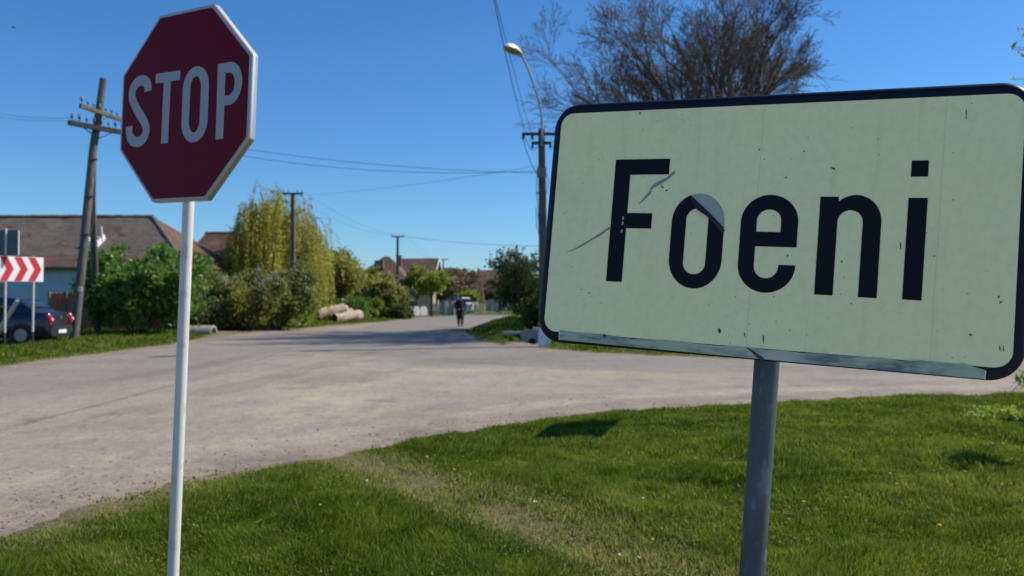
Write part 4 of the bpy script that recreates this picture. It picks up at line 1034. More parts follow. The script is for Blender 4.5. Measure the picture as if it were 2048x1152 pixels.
M_navy = carpaint('navy_car_paint', (.004, .006, .018)); M_wcar = carpaint('white_car_paint', (.78, .78, .78), .35)
# rear left corner of the dark sedan
cr = at(94, 690, 26.0)
ang = math.radians(180 + 4)
hd = Vector((math.cos(ang), math.sin(ang), 0)); lt = Vector((-hd.y, hd.x, 0))      # heading, car's left
p = Vector((cr.x, cr.y, 0)) - lt * .85
car('parked_car', 'dark navy sedan parked behind the chevron sign, rear end towards the leaning pole', p.x, p.y, ang, M_navy)
cw = at(929, 631, 78); car('parked_car', 'white car parked far away just right of the walker', cw.x, cw.y, math.radians(96), M_wcar)

# ------------------------------------------------------------------ logs, concrete ring, culvert
M_log = mat('debarked_log', (.52, .42, .32), (.38, .29, .22), .9, scale=3, stretch=(1, 1, 1), bump=.4, c3=(.24, .17, .12), s3=4); M_logend = mat('dark_log_end', (.09, .055, .04), (.05, .035, .03), .95, scale=8)
for i, (a, c, ra, lab) in enumerate([
        ((636, 630), (688, 616), .36, 'uppermost pale log lying across the pile'),
        ((672, 622), (690, 618), .27, 'short yellowish log stub behind the uppermost log'),
        ((655, 634), (704, 626), .32, 'middle pale log under the uppermost one'),
        ((670, 639), (712, 631), .33, 'front bottom log with a dark cut end'),
        ((698, 636), (718, 630), .34, 'rounded pale log at the right end of the pile'),
        ((602, 634), (614, 632), .16, 'small grey log lying left of the pile')]):
    Y0 = (50.4, 52.5, 51.2, 50.2, 51.4, 47)[i]
    p0, p1 = at(*a, Y0), at(*c, Y0 + 1.1)
    n_ = 6; d_ = p1 - p0
    pts = [tuple(d_ * (k / n_) + Vector((0, random.uniform(-.03, .03), random.uniform(-.03, .03)))) for k in range(n_ + 1)]
    root = empty('log', p0, lab, 'log', 'logs in the pile by the road')
    MB().tube(pts, [ra * random.uniform(.9, 1.05) for _ in pts], 14, wob=.08).build('log_body', M_log, root)
    dn = d_.normalized(); MB().tube([Vector(pts[0]) - dn * .012, Vector(pts[0]) + dn * .005], ra * .93, 14).build('cut_end', M_logend, root)
b = MB(); c0 = at(652, 640, 50.3)
# broken concrete trough at the foot of the bush
tr = at(404, 668, 34.8)
b = MB(); oc = []
for k in range(13):
    a = PI * k / 12; oc.append((math.cos(a), math.sin(a)))
rings = [[(xx, c_ * .40, s_ * .33) for c_, s_ in oc] + [(xx, c_ * .32, s_ * .25) for c_, s_ in oc[::-1]] for xx in (-.52, -.1, .35, .5)]
b.loft(rings, smooth=False); tag(b.build('concrete_trough', mat('light_concrete', (.34, .33, .31), (.24, .23, .22), .9, scale=5), None, loc=(tr.x, tr.y, gz1(tr.x, tr.y) + .03)), 'grey upturned concrete channel piece at the roadside right of the stop sign pole', 'concrete channel')
# culvert under the right bank
cv = at(1062, 682, 29.6)
cu = empty('culvert', (cv.x, 29.6, .02), 'grey concrete culvert head with dark pipe mouth in the bank by the lamp pole', 'culvert')
b = MB(); b.prism([(-.42, .32), (-.3, .02), (-.12, -.12), (.16, -.12), (.42, .1), (.44, .36), (.05, .42), (-.2, .40)], -.1, .15); hw = b.build('head_wall', M_conc, cu)
b = MB(); b.prism([(.04 + math.cos(a) * .13, -.02 + math.sin(a) * .12) for a in np.linspace(0, 2 * PI, 17)[:-1]], -.104, -.101); b.build('pipe_mouth', mat('pipe_dark', (.01, .01, .01), None, .95), hw)
b = MB(); b.box((.28, .05, .43), (.42, .5, .11)); b.box((-.62, .2, .30), (.75, .35, .09)); b.build('slab', mat('pale_concrete', (.5, .49, .47), (.4, .39, .37), .9), cu)

# ------------------------------------------------------------------ street-end furniture
def backsign(label, px, py, Y, shapes, pb2):
    p = at(px, pb2, Y); z0 = 0
    root = empty('road_sign', (p.x, Y, 0), label, 'road sign', 'road signs seen from behind')
    zt = at(px, py, Y).z
    MB().tube([(0, .03, 0), (0, .03, zt)], .035, 8).build('post', M_post, root)
    for kind, cy, rr in shapes:
        zc = at(px, cy, Y).z; r_ = rr / FPX * Y
        out = [(math.cos(a) * r_, zc + math.sin(a) * r_) for a in np.linspace(0, 2 * PI, 25)[:-1]] if kind == 'round' else [(-r_, zc - r_ * .95), (r_, zc - r_ * .95), (r_, zc + r_ * .95), (-r_, zc + r_ * .95)]
        MB().prism(out, -.02, .0).build('sign_plate', M_sback2, root)
M_sback2 = mat('blue_grey_sign_back', (.07, .12, .145), (.05, .09, .11), .6)
backsign('twin road sign seen from behind, round plate above a square one', 823, 576, 62, [('round', 586, 9), ('square', 605, 8)], 634)
backsign('round road sign seen from behind beside the walker', 909, 586, 66, [('round', 594, 6.5)], 632)
# whitewashed trees' trunks / gate pillars
M_lime = mat('limewash', (.70, .69, .66), (.55, .53, .5), .9, scale=3)
wg = empty('garden_wall', (at(843, 0, 70).x, 70, 0), 'whitewashed scalloped garden wall at the street end left of the picket fence', 'wall', rz=math.radians(42))
for k, (a, c) in enumerate(((829, 841), (842, 855))):
    w_ = (c - a) / FPX * 70 / 2 * 1.3; xm = (at((a + c) / 2, 0, 70).x - wg.location.x) * 1.3; h_ = .78
    out = [(xm - w_, 0), (xm + w_, 0), (xm + w_, h_ * .6)] + [(xm + w_ * math.cos(t), h_ * .6 + h_ * .45 * math.sin(t)) for t in np.linspace(.2, PI - .2, 8)] + [(xm - w_, h_ * .6)]
    MB().prism(out, 0, .2).build('wall_panel', M_lime, wg)
pf = empty('picket_fence', (at(880, 0, 71).x, 71, 0), 'grey-white picket fence at the end of the village street behind the walker', 'fence')
xs = [at(px, 0, 71).x - pf.location.x for px in (857, 935)]
b = MB(); b.box(((xs[0] + xs[1]) / 2, .04, .35), (xs[1] - xs[0], .05, .07)); b.box(((xs[0] + xs[1]) / 2, .04, .85), (xs[1] - xs[0], .05, .07)); b.build('rail', M_lime, pf)
fp = None; n_ = 30; M_pick = mat('old_picket', (.42, .38, .34), (.3, .26, .23), .9)
for k in range(n_):
    if fp is None: o = fp = MB().prism([(-.045, .1), (.045, .1), (.045, 1.0), (0, 1.08), (-.045, 1.0)], -.015, .01).build('picket', M_pick, pf)
    else: o = fp.copy(); COL.objects.link(o); o.parent = pf
    o.location = (xs[0] + (xs[1] - xs[0]) * (k + .5) / n_, 0, random.uniform(-.04, .02))
for k, px in enumerate((874, 892, 918)):
    b = MB().box((at(px, 0, 70.8).x - pf.location.x, -.05, .62), (.26, .22, 1.24)); b.build('pillar', M_lime, pf)
mo = at(950, 632, 80)
mm = empty('monument', (mo.x, 80, 0), 'white arched wayside monument with a slot, right of the white parked car', 'monument')
b = MB(); zt = at(950, 604, 80).z
b.prism([(-.42, 0), (-.15, 0), (-.12, zt * .72), (.12, zt * .72), (.15, 0), (.42, 0), (.34, zt * .8), (.2, zt), (-.2, zt), (-.34, zt * .8)], -.2, .2); b.build('arch', M_lime, mm)
b = MB().box((.55, 0, .45), (.7, .5, .9)); b.box((0, 0, .09), (1.5, .8, .18)); b.build('plinth', mat('cream_stone', (.6, .5, .36), (.5, .42, .3), .9), mm)
yc = at(963, 630, 84)
yl = empty('column_shrine', (yc.x, 84, 0), 'slim stepped yellow-ochre column shrine right of the white monument', 'shrine')
M_och = mat('ochre_render', (.50, .34, .12), (.40, .26, .09), .9, scale=3)
b = MB(); zt = at(963, 578, 84).z
b.box((0, 0, .5), (.75, .75, 1.0)); b.box((0, 0, 1.45), (.55, .55, .9)); b.box((0, 0, 2.15), (.42, .42, .5), taper=.8); b.build('column', M_och, yl)
b = MB(); b.box((0, 0, 2.65), (.26, .26, .5), taper=.15); b.build('spire', mat('pale_spire', (.5, .44, .34)), yl)
gf = empty('garden_fence', (at(1010, 0, 86).x, 86, 0), 'low fence of pale posts and grey sheets right of the ochre column', 'fence')
for k in range(11):
    px = 975 + k * 9.5; xx = at(px, 0, 86).x - gf.location.x
    MB().box((xx, 0, .42), (.16, .16, .84)).build('post', M_lime if k % 3 else M_conc, gf)
    if k < 10: MB().box((xx + .25, .02, .36), (.34, .05, .6)).build('panel', [M_conc, M_pick, mat('green_sheet', (.10, .17, .14)), M_conc][k % 4], gf)

# ------------------------------------------------------------------ the walker
def person():
    X, Y = at(921, 0, 44).x, 44.0
    root = empty('person', (X, Y, .005), 'person in a dark knee-length coat and black trousers walking in the middle of the road', 'person', rz=.15)
    me = bpy.data.meshes.new('body')
    J = {'pelvis': (0, 0, .90, .13, .10), 'waist': (0, 0, 1.08, .13, .10), 'chest': (0, -.01, 1.28, .155, .11), 'neck0': (0, 0, 1.43, .06, .06), 'neck': (0, -.01, 1.49, .052, .052),
         'head': (0, -.015, 1.57, .075, .088), 'head2': (0, -.01, 1.63, .078, .092), 'crown': (0, 0, 1.67, .05, .06),
         'shL': (.17, 0, 1.38, .062, .06), 'elL': (.26, .03, 1.12, .045, .045), 'wrL': (.20, -.12, .96, .032, .028), 'haL': (.14, -.19, .94, .035, .022),
         'shR': (-.17, 0, 1.38, .062, .06), 'elR': (-.26, .03, 1.12, .045, .045), 'wrR': (-.20, -.12, .96, .032, .028), 'haR': (-.14, -.19, .94, .035, .022),
         'hipL': (.09, 0, .84, .09, .095), 'knL': (.09, -.10, .48, .062, .065), 'anL': (.085, -.06, .09, .042, .045), 'toL': (.09, -.20, .035, .04, .03),
         'hipR': (-.09, 0, .84, .09, .095), 'knR': (-.085, .02, .47, .062, .065), 'anR': (-.08, .14, .11, .042, .045), 'toR': (-.08, .02, .03, .04, .03)}
    E_ = [('pelvis', 'waist'), ('waist', 'chest'), ('chest', 'neck0'), ('neck0', 'neck'), ('neck', 'head'), ('head', 'head2'), ('head2', 'crown'), ('chest', 'shL'), ('shL', 'elL'), ('elL', 'wrL'), ('wrL', 'haL'),
          ('chest', 'shR'), ('shR', 'elR'), ('elR', 'wrR'), ('wrR', 'haR'), ('pelvis', 'hipL'), ('hipL', 'knL'), ('knL', 'anL'), ('anL', 'toL'), ('pelvis', 'hipR'), ('hipR', 'knR'), ('knR', 'anR'), ('anR', 'toR')]
    names = list(J); R_ = [J[n][3:] for n in names]; Vv = [J[n][:3] for n in names]; Ei = [(names.index(a), names.index(c)) for a, c in E_]
    for side, sx in (('L', 1), ('R', -1)):                          # five fingers, each its own short chain
        h_ = names.index('ha' + side); hx, hy, hz_ = Vv[h_]
        for f_, (ox, ln) in enumerate(((.028, .055), (.01, .075), (-.008, .08), (-.026, .072), (-.04, .05))):
            b0 = len(Vv); Vv += [(hx - sx * .04 + 0, hy - .03, hz_ + ox), (hx - sx * (.04 + ln * .5), hy - .04, hz_ + ox - .005), (hx - sx * (.04 + ln * .85), hy - .02, hz_ + ox - .01)]
            R_ += [(.010, .010), (.009, .009), (.008, .008)]; Ei += [(h_, b0), (b0, b0 + 1), (b0 + 1, b0 + 2)]
    me.from_pydata(Vv, Ei, []); o = bpy.data.objects.new('body', me); COL.objects.link(o); o.parent = root
    sk = o.modifiers.new('skin', 'SKIN'); sk.use_smooth_shade = True
    for i, (a, c) in enumerate(R_): me.skin_vertices[0].data[i].radius = (a, c); me.skin_vertices[0].data[i].use_root = (i == 0)
    o.modifiers.new('sub', 'SUBSURF').levels = 1; o.modifiers['sub'].render_levels = 2
    me.materials.append(mat('skin', (.42, .22, .15), (.36, .18, .12), .6))
    M_coat = mat('black_coat', (.012, .010, .022), (.018, .015, .028), .9, scale=9); M_tr = mat('dark_trousers', (.02, .022, .03), None, .9)
    def ell(cx, cy, z, a, c, n=18): return [(cx + math.cos(t) * a, cy + math.sin(t) * c, z) for t in np.linspace(0, 2 * PI, n + 1)[:-1]]
    b = MB(); b.loft([ell(0, -.02, .46, .205, .17), ell(0, -.01, .62, .21, .17), ell(0, 0, .9, .20, .155), ell(0, 0, 1.08, .18, .145), ell(0, 0, 1.28, .205, .15), ell(0, 0, 1.40, .19, .12), ell(0, 0, 1.455, .09, .085)])
    for s in (1, -1): b.tube([(s * .17, 0, 1.41), (s * .235, .02, 1.26), (s * .27, .03, 1.12), (s * .24, -.06, 1.02), (s * .195, -.14, .955)], [.075, .07, .062, .055, .05], 12)
    b.build('coat', M_coat, root)
    for s, kn, an in ((1, (.09, -.10, .48), (.085, -.06, .09)), (-1, (-.085, .02, .47), (-.08, .14, .11))):
        b = MB(); b.tube([(s * .09, 0, .8), kn, tuple(Vector(an) + Vector((0, 0, .03)))], [.11, .085, .062], 12); b.build('trouser_leg', M_tr, root)
        b = MB(); a_ = Vector(an); b.tube([a_ + Vector((0, .05, -.05)), a_ + Vector((0, .0, -.045)), a_ + Vector((0, -.10, -.055)), a_ + Vector((0, -.17, -.06))], [.045, .055, .05, .03], 10); b.build('shoe', M_trim, root)
    b = MB(); b.loft([ell(0, -.005, 1.60, .094, .108), ell(0, .0, 1.66, .092, .105), ell(0, .0, 1.70, .07, .08), ell(0, 0, 1.715, .02, .02)]); b.build('cap', M_coat, root)
    b = MB(); b.loft([ell(0, .035, 1.50, .07, .06), ell(0, .03, 1.56, .088, .085), ell(0, .01, 1.61, .09, .1)]); b.build('hair', mat('dark_hair', (.03, .022, .02)), root)
    b = MB()
    for s in (1, -1): b.box((s * .03, -.103, 1.59), (.022, .01, .01))
    b.build('eyes', M_trim, root); b = MB(); b.box((0, -.11, 1.565), (.022, .03, .04), taper=.5); b.build('nose', bpy.data.materials['skin'], root)
    b = MB(); b.box((0, -.098, 1.53), (.045, .01, .009)); b.build('mouth', mat('lips', (.3, .1, .09)), root)
person()

# ------------------------------------------------------------------ near signs
def sign_rot(az, ti, ro):
    Z = Matrix.Rotation(az, 3, 'Z'); X = Matrix.Rotation(ti, 3, 'X'); Yr = Matrix.Rotation(ro, 3, 'Y')
    return Z @ X @ Yr
def pose_root(name, c, R, off, label, cat):
    """empty at the pole foot; returns it with the matrix that maps sign-plane coordinates (origin at the plate centre) into it"""
    c = Vector(c); dn = R @ Vector((0, 0, -1)); s0 = c + R @ Vector(off)
    L = (s0.z + .3) / -dn.z; foot = s0 + dn * L
    root = bpy.data.objects.new(name, None); COL.objects.link(root)
    root.matrix_world = Matrix.Translation(foot) @ R.to_4x4(); root.empty_display_size = .1
    tag(root, label, cat)
    return root, Vector((-off[0], -off[1], L - off[2])), L
def shift(b, o): b.v = [(v[0] + o[0], v[1] + o[1], v[2] + o[2]) for v in b.v]; return b
def rrect(w, h, r_, n=10):
    P = []
    for cx, cz, a0 in ((w / 2 - r_, h / 2 - r_, 0), (-w / 2 + r_, h / 2 - r_, PI / 2), (-w / 2 + r_, -h / 2 + r_, PI), (w / 2 - r_, -h / 2 + r_, 1.5 * PI)):
        for k in range(n + 1): a = a0 + PI / 2 * k / n; P.append((cx + r_ * math.cos(a), cz + r_ * math.sin(a)))
    return P
def arc(cx, cz, rx, rz, a0, a1, n): return [(cx + rx * math.cos(math.radians(a)), cz + rz * math.sin(math.radians(a))) for a in np.linspace(a0, a1, n)]
def stadium(x0, x1, z0, z1, rx, rz, n=14):
    """counter-clockwise from the right side, upper arc first"""
    return arc(x1 - rx, z1 - rz, rx, rz, 0, 90, n) + arc(x0 + rx, z1 - rz, rx, rz, 90, 180, n) + arc(x0 + rx, z0 + rz, rx, rz, 180, 270, n) + arc(x1 - rx, z0 + rz, rx, rz, 270, 360, n)
mmv = lambda P: [(a / 1000, c / 1000) for a, c in P]

RFm = sign_rot(-.45634924, -.08714702, .05687895)
ps, off, L_ = pose_root('place_name_sign', (.56768243, 1.90151148, 1.76615866), RFm, (.031, .062, 0), 'pale yellow place-name sign with a black rim reading Foeni on a grey steel pole', 'road sign')
M_panel = None
def panel_mat():
    m, nt, P, N, L = _new('reflective_yellow_sheet'); P.inputs['Roughness'].default_value = .42; P.inputs['Specular IOR Level'].default_value = .4
    tc = N.new('ShaderNodeTexCoord')
    def noise(s, st=None, d=6):
        n = N.new('ShaderNodeTexNoise'); n.inputs['Scale'].default_value = s; n.inputs['Detail'].default_value = d
        mp = N.new('ShaderNodeMapping'); L.new(tc.outputs['Object'], mp.inputs[0]); mp.inputs['Scale'].default_value = st or (1, 1, 1); L.new(mp.outputs[0], n.inputs[0]); return n.outputs[0]
    def rg(v, a, b, c=0, d=1):
        r_ = N.new('ShaderNodeMapRange'); r_.inputs[1].default_value = a; r_.inputs[2].default_value = b; r_.inputs[3].default_value = c; r_.inputs[4].default_value = d; L.new(v, r_.inputs[0]); return r_.outputs[0]
    def mix(f, a, b):
        x_ = N.new('ShaderNodeMix'); x_.data_type = 'RGBA'; L.new(f, x_.inputs[0])
        for i, c in ((6, a), (7, b)):
            if isinstance(c, tuple): x_.inputs[i].default_value = rgba(c)
            else: L.new(c, x_.inputs[i])
        return x_.outputs[2]
    c = mix(rg(noise(2.2), .35, .65), PAN_A, PAN_B)
    c = mix(rg(noise(60, None, 2), .45, .75, 0, .35), c, tuple(v * .8 for v in PAN_A))
    c = mix(rg(noise(3, (9, 9, .6)), .58, .72, 0, .35), c, tuple(v * .72 for v in PAN_A))
    v = N.new('ShaderNodeTexVoronoi'); v.inputs['Scale'].default_value = 13; L.new(tc.outputs['Object'], v.inputs[0])
    c = mix(rg(noise(5, (1, 1, 1), 9), .60, .72, 0, .28), c, (.52, .56, .38))
    c = mix(rg(v.outputs['Distance'], .020, .045), (.12, .13, .10), c)
    v = N.new('ShaderNodeTexVoronoi'); v.inputs['Scale'].default_value = 34; L.new(tc.outputs['Object'], v.inputs[0])
    c = mix(rg(v.outputs['Distance'], .03, .07, .3, 1), (.16, .17, .13), c)
    L.new(c, P.inputs['Base Color'])
    w = N.new('ShaderNodeTexWave'); w.inputs['Scale'].default_value = 90; w.bands_direction = 'X'; L.new(tc.outputs['Object'], w.inputs[0])
    w2 = N.new('ShaderNodeTexWave'); w2.inputs['Scale'].default_value = 90; w2.bands_direction = 'Z'; L.new(tc.outputs['Object'], w2.inputs[0])
    ad = N.new('ShaderNodeMath'); ad.operation = 'ADD'; L.new(w.outputs['Fac'], ad.inputs[0]); L.new(w2.outputs['Fac'], ad.inputs[1])
    b = N.new('ShaderNodeBump'); b.inputs['Strength'].default_value = .12; b.inputs['Distance'].default_value = .001; L.new(ad.outputs[0], b.inputs['Height']); L.new(b.outputs[0], P.inputs['Normal'])
    return m
PAN_A = (.95, .95, .48); PAN_B = (.93, .94, .52)
M_blackrim = mat('black_foil', (.006, .009, .017), (.009, .012, .02), .4, scale=3, spec=.2)
M_letter = mat('letter_foil', (.005, .009, .014), (.007, .011, .017), .45, scale=4, spec=.12)
b = MB()
outer = rrect(1.076, .62, .066); inner_e = rrect(1.064, .608, .060)
rings = [[(x_, 0, z_) for x_, z_ in rrect(1.046, .590, .054)], [(x_, .003, z_) for x_, z_ in inner_e], [(x_, .010, z_) for x_, z_ in outer], [(x_, .028, z_) for x_, z_ in outer], [(x_, .028, z_) for x_, z_ in rrect(1.03, .574, .05)], [(x_, .006, z_) for x_, z_ in rrect(1.03, .574, .05)]]
b.loft(rings, cap=False); b.add([(x_, 0, z_) for x_, z_ in rrect(1.046, .590, .054)], [tuple(range(44))]); b.add([(x_, .006, z_) for x_, z_ in rrect(1.03, .574, .05)], [tuple(range(44))])
board = shift(b, off).build('board', M_blackrim, ps)
shift(MB().flat(rrect(1.032, .566, .034), -.0012), off).build('yellow_face', panel_mat(), ps)
def letter(name, b): return shift(b, off).build(name, M_letter, ps, fixn=False)
yL = -.0022
letter('letter', MB().flat(mmv([(-358, 159), (-219, 159), (-219, 120), (-317, 120), (-317, 24), (-253, 24), (-253, -14), (-317, -14), (-317, -148), (-358, -148)]), yL))
# o, its upper right part torn away and folded over
so, si = stadium(-203, -77, -155, 73, 63, 70), stadium(-168, -115, -121, 37, 26.5, 27)
cut0, cut1 = np.array([-162, 69.]), np.array([-77.5, -10.])
def side(p): return (cut1[0] - cut0[0]) * (p[1] - cut0[1]) - (cut1[1] - cut0[1]) * (p[0] - cut0[0])
def clipseg(a, c):
    sa, sc = side(a), side(c)
    if sa > 0 and sc <= 0 or sa <= 0 and sc > 0:
        t = sa / (sa - sc); return [(a[0] + (c[0] - a[0]) * t, a[1] + (c[1] - a[1]) * t)]
    return []
b = MB(); pat = MB()
for k in range(len(so)):
    k2 = (k + 1) % len(so); quad = [so[k], so[k2], si[k2], si[k]]
    for keepside, tgt in ((-1, b), (1, pat)):
        poly = []
        for j in range(4):
            a, c = quad[j], quad[(j + 1) % 4]
            if side(a) * keepside >= 0: poly.append(a)
            poly += clipseg(a, c)
        if len(poly) >= 3: tgt.flat(mmv(poly), yL if tgt is b else -.0018)
letter('letter', b)
shift(pat, off).build('adhesive_patch', mat('grey_residue', (.40, .45, .38), (.33, .37, .32), .5, scale=12), ps, fixn=False)
b = MB(); fl = mmv([(-163, 70), (-150, 40), (-140, 31), (-115, 16), (-79, -22), (-77, -8), (-118, 31)])
b.add([(x_, -.0035 - (.004 if i in (1, 2, 3) else 0), z_) for i, (x_, z_) in enumerate(fl)], [tuple(range(7))]); shift(b, off).build('torn_flap', mat('flap', (.016, .016, .018), None, .5), ps, fixn=False)
# e
b = MB(); n_ = 14
so = arc(24.5, 7, 63.5, 63, 0, 90, n_) + arc(24.5, 7, 63.5, 63, 90, 180, n_) + arc(24.5, -93, 63.5, 63, 180, 270, n_) + arc(24.5, -93, 63.5, 63, 270, 360, n_)
si = arc(24, 10, 27, 26, 0, 90, n_) + arc(24, 10, 27, 26, 90, 180, n_) + arc(24, -95, 27, 28, 180, 270, n_) + arc(24, -95, 27, 28, 270, 360, n_)
so = [(88, -50)] + so + [(88, -91)]; si = [(51, -50)] + si + [(51, -91)]
b.strip(mmv(so), mmv(si), yL); b.flat(mmv([(-3, -50), (51, -50), (51, -16), (-3, -16)]), yL); letter('letter', b)
# n
b = MB(); b.flat(mmv([(132, -154), (170.5, -154), (170.5, 66), (132, 66)]), yL)
so = [(170.5, 55)] + arc(206, 10, 53.5, 60, 130, 0, 20) + [(259.5, -155)]; si = [(170.5, 8)] + arc(196.5, 9, 26, 27, 170, 0, 20) + [(222, -155)]
b.strip(mmv(so), mmv(si), yL); letter('letter', b)
b = MB(); b.flat(mmv([(309, -155), (346, -155), (347, 64), (310, 64)]), yL); b.flat(mmv([(312, 110), (345, 110), (345, 145), (312, 145)]), yL); letter('letter', b)
# pale tape along the lower edge, mottled where it has peeled
M_tape = mat('peeling_tape', (.42, .50, .34), (.15, .19, .19), .5, scale=11, lo=.42, hi=.55, stretch=(.6, 1, 2.5), c3=(.5, .52, .42), s3=9)
tp = [(-471, -279)]; 
for k in range(1, 24): tp.append((-471 + 941 * k / 24, -279 - 11 * math.sin(PI * k / 24) ** .5 * .4 + random.uniform(-1.5, 1.5) - (2 if k % 5 == 0 else 0)))
tp += [(470, -290), (469, -308), (2, -307), (-470, -303)]
shift(MB().flat(mmv(tp), yL - .0004), off).build('tape_strip', M_tape, ps, fixn=False)
shift(MB().flat(mmv([(-472, -278.5), (-470.2, -278.5), (-469.4, -303.5), (-471.2, -303.5)]), yL - .0007).flat(mmv([(469, -291), (471, -291), (470, -309), (468, -309)]), yL - .0007), off).build('tape_end', M_swhite, ps, fixn=False)
def stroke(P, w0, w1, y_):
    A_, B_ = [], []; n = len(P)
    for i, p_ in enumerate(P):
        a, c = P[max(i - 1, 0)], P[min(i + 1, n - 1)]; dx, dz = c[0] - a[0], c[1] - a[1]; l_ = math.hypot(dx, dz); w_ = (w0 + (w1 - w0) * i / (n - 1)) / 2 * (.7 + .6 * ((i * 7) % 5) / 4)
        A_.append((p_[0] - dz / l_ * w_, p_[1] + dx / l_ * w_)); B_.append((p_[0] + dz / l_ * w_, p_[1] - dx / l_ * w_))
    return mmv(A_), mmv(B_)
M_scr = mat('scratch_grey', (.30, .33, .33), (.24, .26, .27), .7)
for P_, w0, w1 in (([(-470, -79), (-450, -71), (-436, -64), (-410, -48), (-384, -32), (-370, -21), (-357, -13)], 1.5, 6),
                   ([(-288, 47), (-276, 60), (-264, 74), (-262, 80)], 3, 7), ([(-262, 82), (-254, 92), (-238, 101), (-222, 110), (-205, 126)], 7, 6)):
    b = MB(); b.strip(*stroke(P_, w0, w1, 0), yL - .0005); shift(b, off).build('scratch', M_scr, ps, fixn=False)
M_mark = mat('dark_mark', (.05, .055, .05), None, .8)
b = MB()
for (cx_, cz_, w_, h_, an) in ((-70, -250, 6, 14, .3), (30, -262, 3, 22, .1), (-12, -255, 2, 12, .3), (-350, -283, 9, 7, 0), (493, -243, 2, 13, .1), (499, -243, 2, 13, .1), (490, -150, 3, 8, -.6), (486, -140, 3, 6, -.5), (155, 130, 11, 3, -.4), (-232, 88, 4, 5, 0), (-222, 80, 6, 3, .3), (-236, 92, 3, 4, 0), (440, -220, 5, 5, 0), (70, -70, 2, 9, -.4), (-400, -180, 4, 3, 0), (-420, -172, 3, 2, 0), (-395, -188, 2, 2, 0), (55, 110, 4, 4, 0), (410, 235, 3, 7, .1), (410, 246, 1.2, 14, .05), (300, -40, 1.5, 18, .1), (90, 170, 3, 3, 0), (-40, -170, 3, 3, 0), (210, -170, 3, 3, 0), (395, 60, 3, 3, 0), (365, -60, 3, 3, 0)):
    P_ = [(cx_ + math.cos(t) * w_ / 2 * math.cos(an) - math.sin(t) * h_ / 2 * math.sin(an), cz_ + math.cos(t) * w_ / 2 * math.sin(an) + math.sin(t) * h_ / 2 * math.cos(an)) for t in np.linspace(0, 2 * PI, 8)[:-1]]
    b.flat(mmv([(a + random.uniform(-.5, .5), c + random.uniform(-.5, .5)) for a, c in P_]), yL - .0006)
shift(b, off).build('grime_specks', M_mark, ps, kind='stuff', fixn=False)
b = MB(); b.strip(*stroke([(-5, -284), (8, -292), (22, -302), (34, -308)], 3, 8, 0), yL - .0009); shift(b, off).build('tape_tear', mat('tear_brown', (.08, .06, .055)), ps, fixn=False)
b = MB()
for (cx_, cz_) in ((-327, 10), (-327, -3), (-328, -22)): b.flat(mmv([(cx_ - 2, cz_ - 4), (cx_ + 3, cz_ - 2), (cx_ + 2, cz_ + 5), (cx_ - 1, cz_ + 4)]), yL - .0006)
shift(b, off).build('chip', mat('chip_pale', (.5, .52, .48)), ps, kind='stuff', fixn=False)
for xx_ in (-3, ): 
    b = MB(); b.strip(mmv([(-3.5, 283), (-7.5, -284)]), mmv([(-4.6, 283), (-8.6, -284)]), -.0016); shift(b, off).build('sheet_seam', mat('seam', (.82, .84, .45)), ps, fixn=False)
    b = MB(); b.strip(mmv([(372, 283), (368, -284)]), mmv([(373, 283), (369, -284)]), -.0016); shift(b, off).build('sheet_seam', bpy.data.materials['seam'], ps, fixn=False)
M_steel = mat('galvanised_steel', (.062, .088, .098), (.036, .054, .064), .55, .0, scale=9, lo=.4, hi=.6, bump=.08, stretch=(1, 1, .5), c3=(.13, .16, .17), s3=34, spec=.5)
MB().tube([(0, 0, 0), (0, 0, L_ * .5), (0, 0, L_ + .28)], .0288, 28).build('pole', M_steel, ps)
for zc in (.2, -.2):
    b = MB(); b.box((.036, .030 + .0, zc), (.9, .012, .035)); b.box((.036, .094, zc), (.09, .012, .04)); b.box((.076, .062, zc), (.012, .07, .035)); b.box((-.004, .062, zc), (.012, .07, .035)); shift(b, off).build('clamp', M_steel, ps)

# stop sign
RSm = sign_rot(-.51637959, -.02282245, .02679685)
ss, off2, L2 = pose_root('stop_sign', (-1.38033524, 3.44329556, 2.40266606), RSm, (.008, .046, 0), 'red octagonal stop sign on a white pole', 'road sign')
def octo(a, rc=.012, n=4):
    """octagon of inradius a with slightly rounded corners"""
    P = []; R_ = a / math.cos(PI / 8)
    for k in range(8):
        an = PI / 8 + k * PI / 4; c_ = (R_ - rc / math.cos(PI / 8))
        for j in range(n + 1): aa = an - PI / 8 + PI / 4 * j / n; P.append((c_ * math.cos(an) + rc * math.cos(aa), c_ * math.sin(an) + rc * math.sin(aa)))
    return P
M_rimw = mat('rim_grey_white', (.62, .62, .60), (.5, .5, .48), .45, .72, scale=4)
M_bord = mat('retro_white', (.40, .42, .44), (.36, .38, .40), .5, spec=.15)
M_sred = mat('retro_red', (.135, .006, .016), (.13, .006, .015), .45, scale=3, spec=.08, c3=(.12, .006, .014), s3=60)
r3 = lambda P, y_: [(x_, y_, z_) for x_, z_ in P]
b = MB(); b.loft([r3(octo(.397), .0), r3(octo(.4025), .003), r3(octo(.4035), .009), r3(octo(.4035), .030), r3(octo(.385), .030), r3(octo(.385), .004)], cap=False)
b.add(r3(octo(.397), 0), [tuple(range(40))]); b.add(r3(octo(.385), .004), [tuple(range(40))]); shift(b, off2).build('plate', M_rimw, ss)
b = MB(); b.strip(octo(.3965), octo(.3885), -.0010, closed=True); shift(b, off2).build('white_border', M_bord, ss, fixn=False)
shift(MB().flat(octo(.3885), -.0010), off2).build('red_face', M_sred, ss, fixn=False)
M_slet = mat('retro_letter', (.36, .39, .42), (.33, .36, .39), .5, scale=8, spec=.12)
def sletter(b): shift(b, off2).build('letter', M_slet, ss, fixn=False)
yS = -.0020
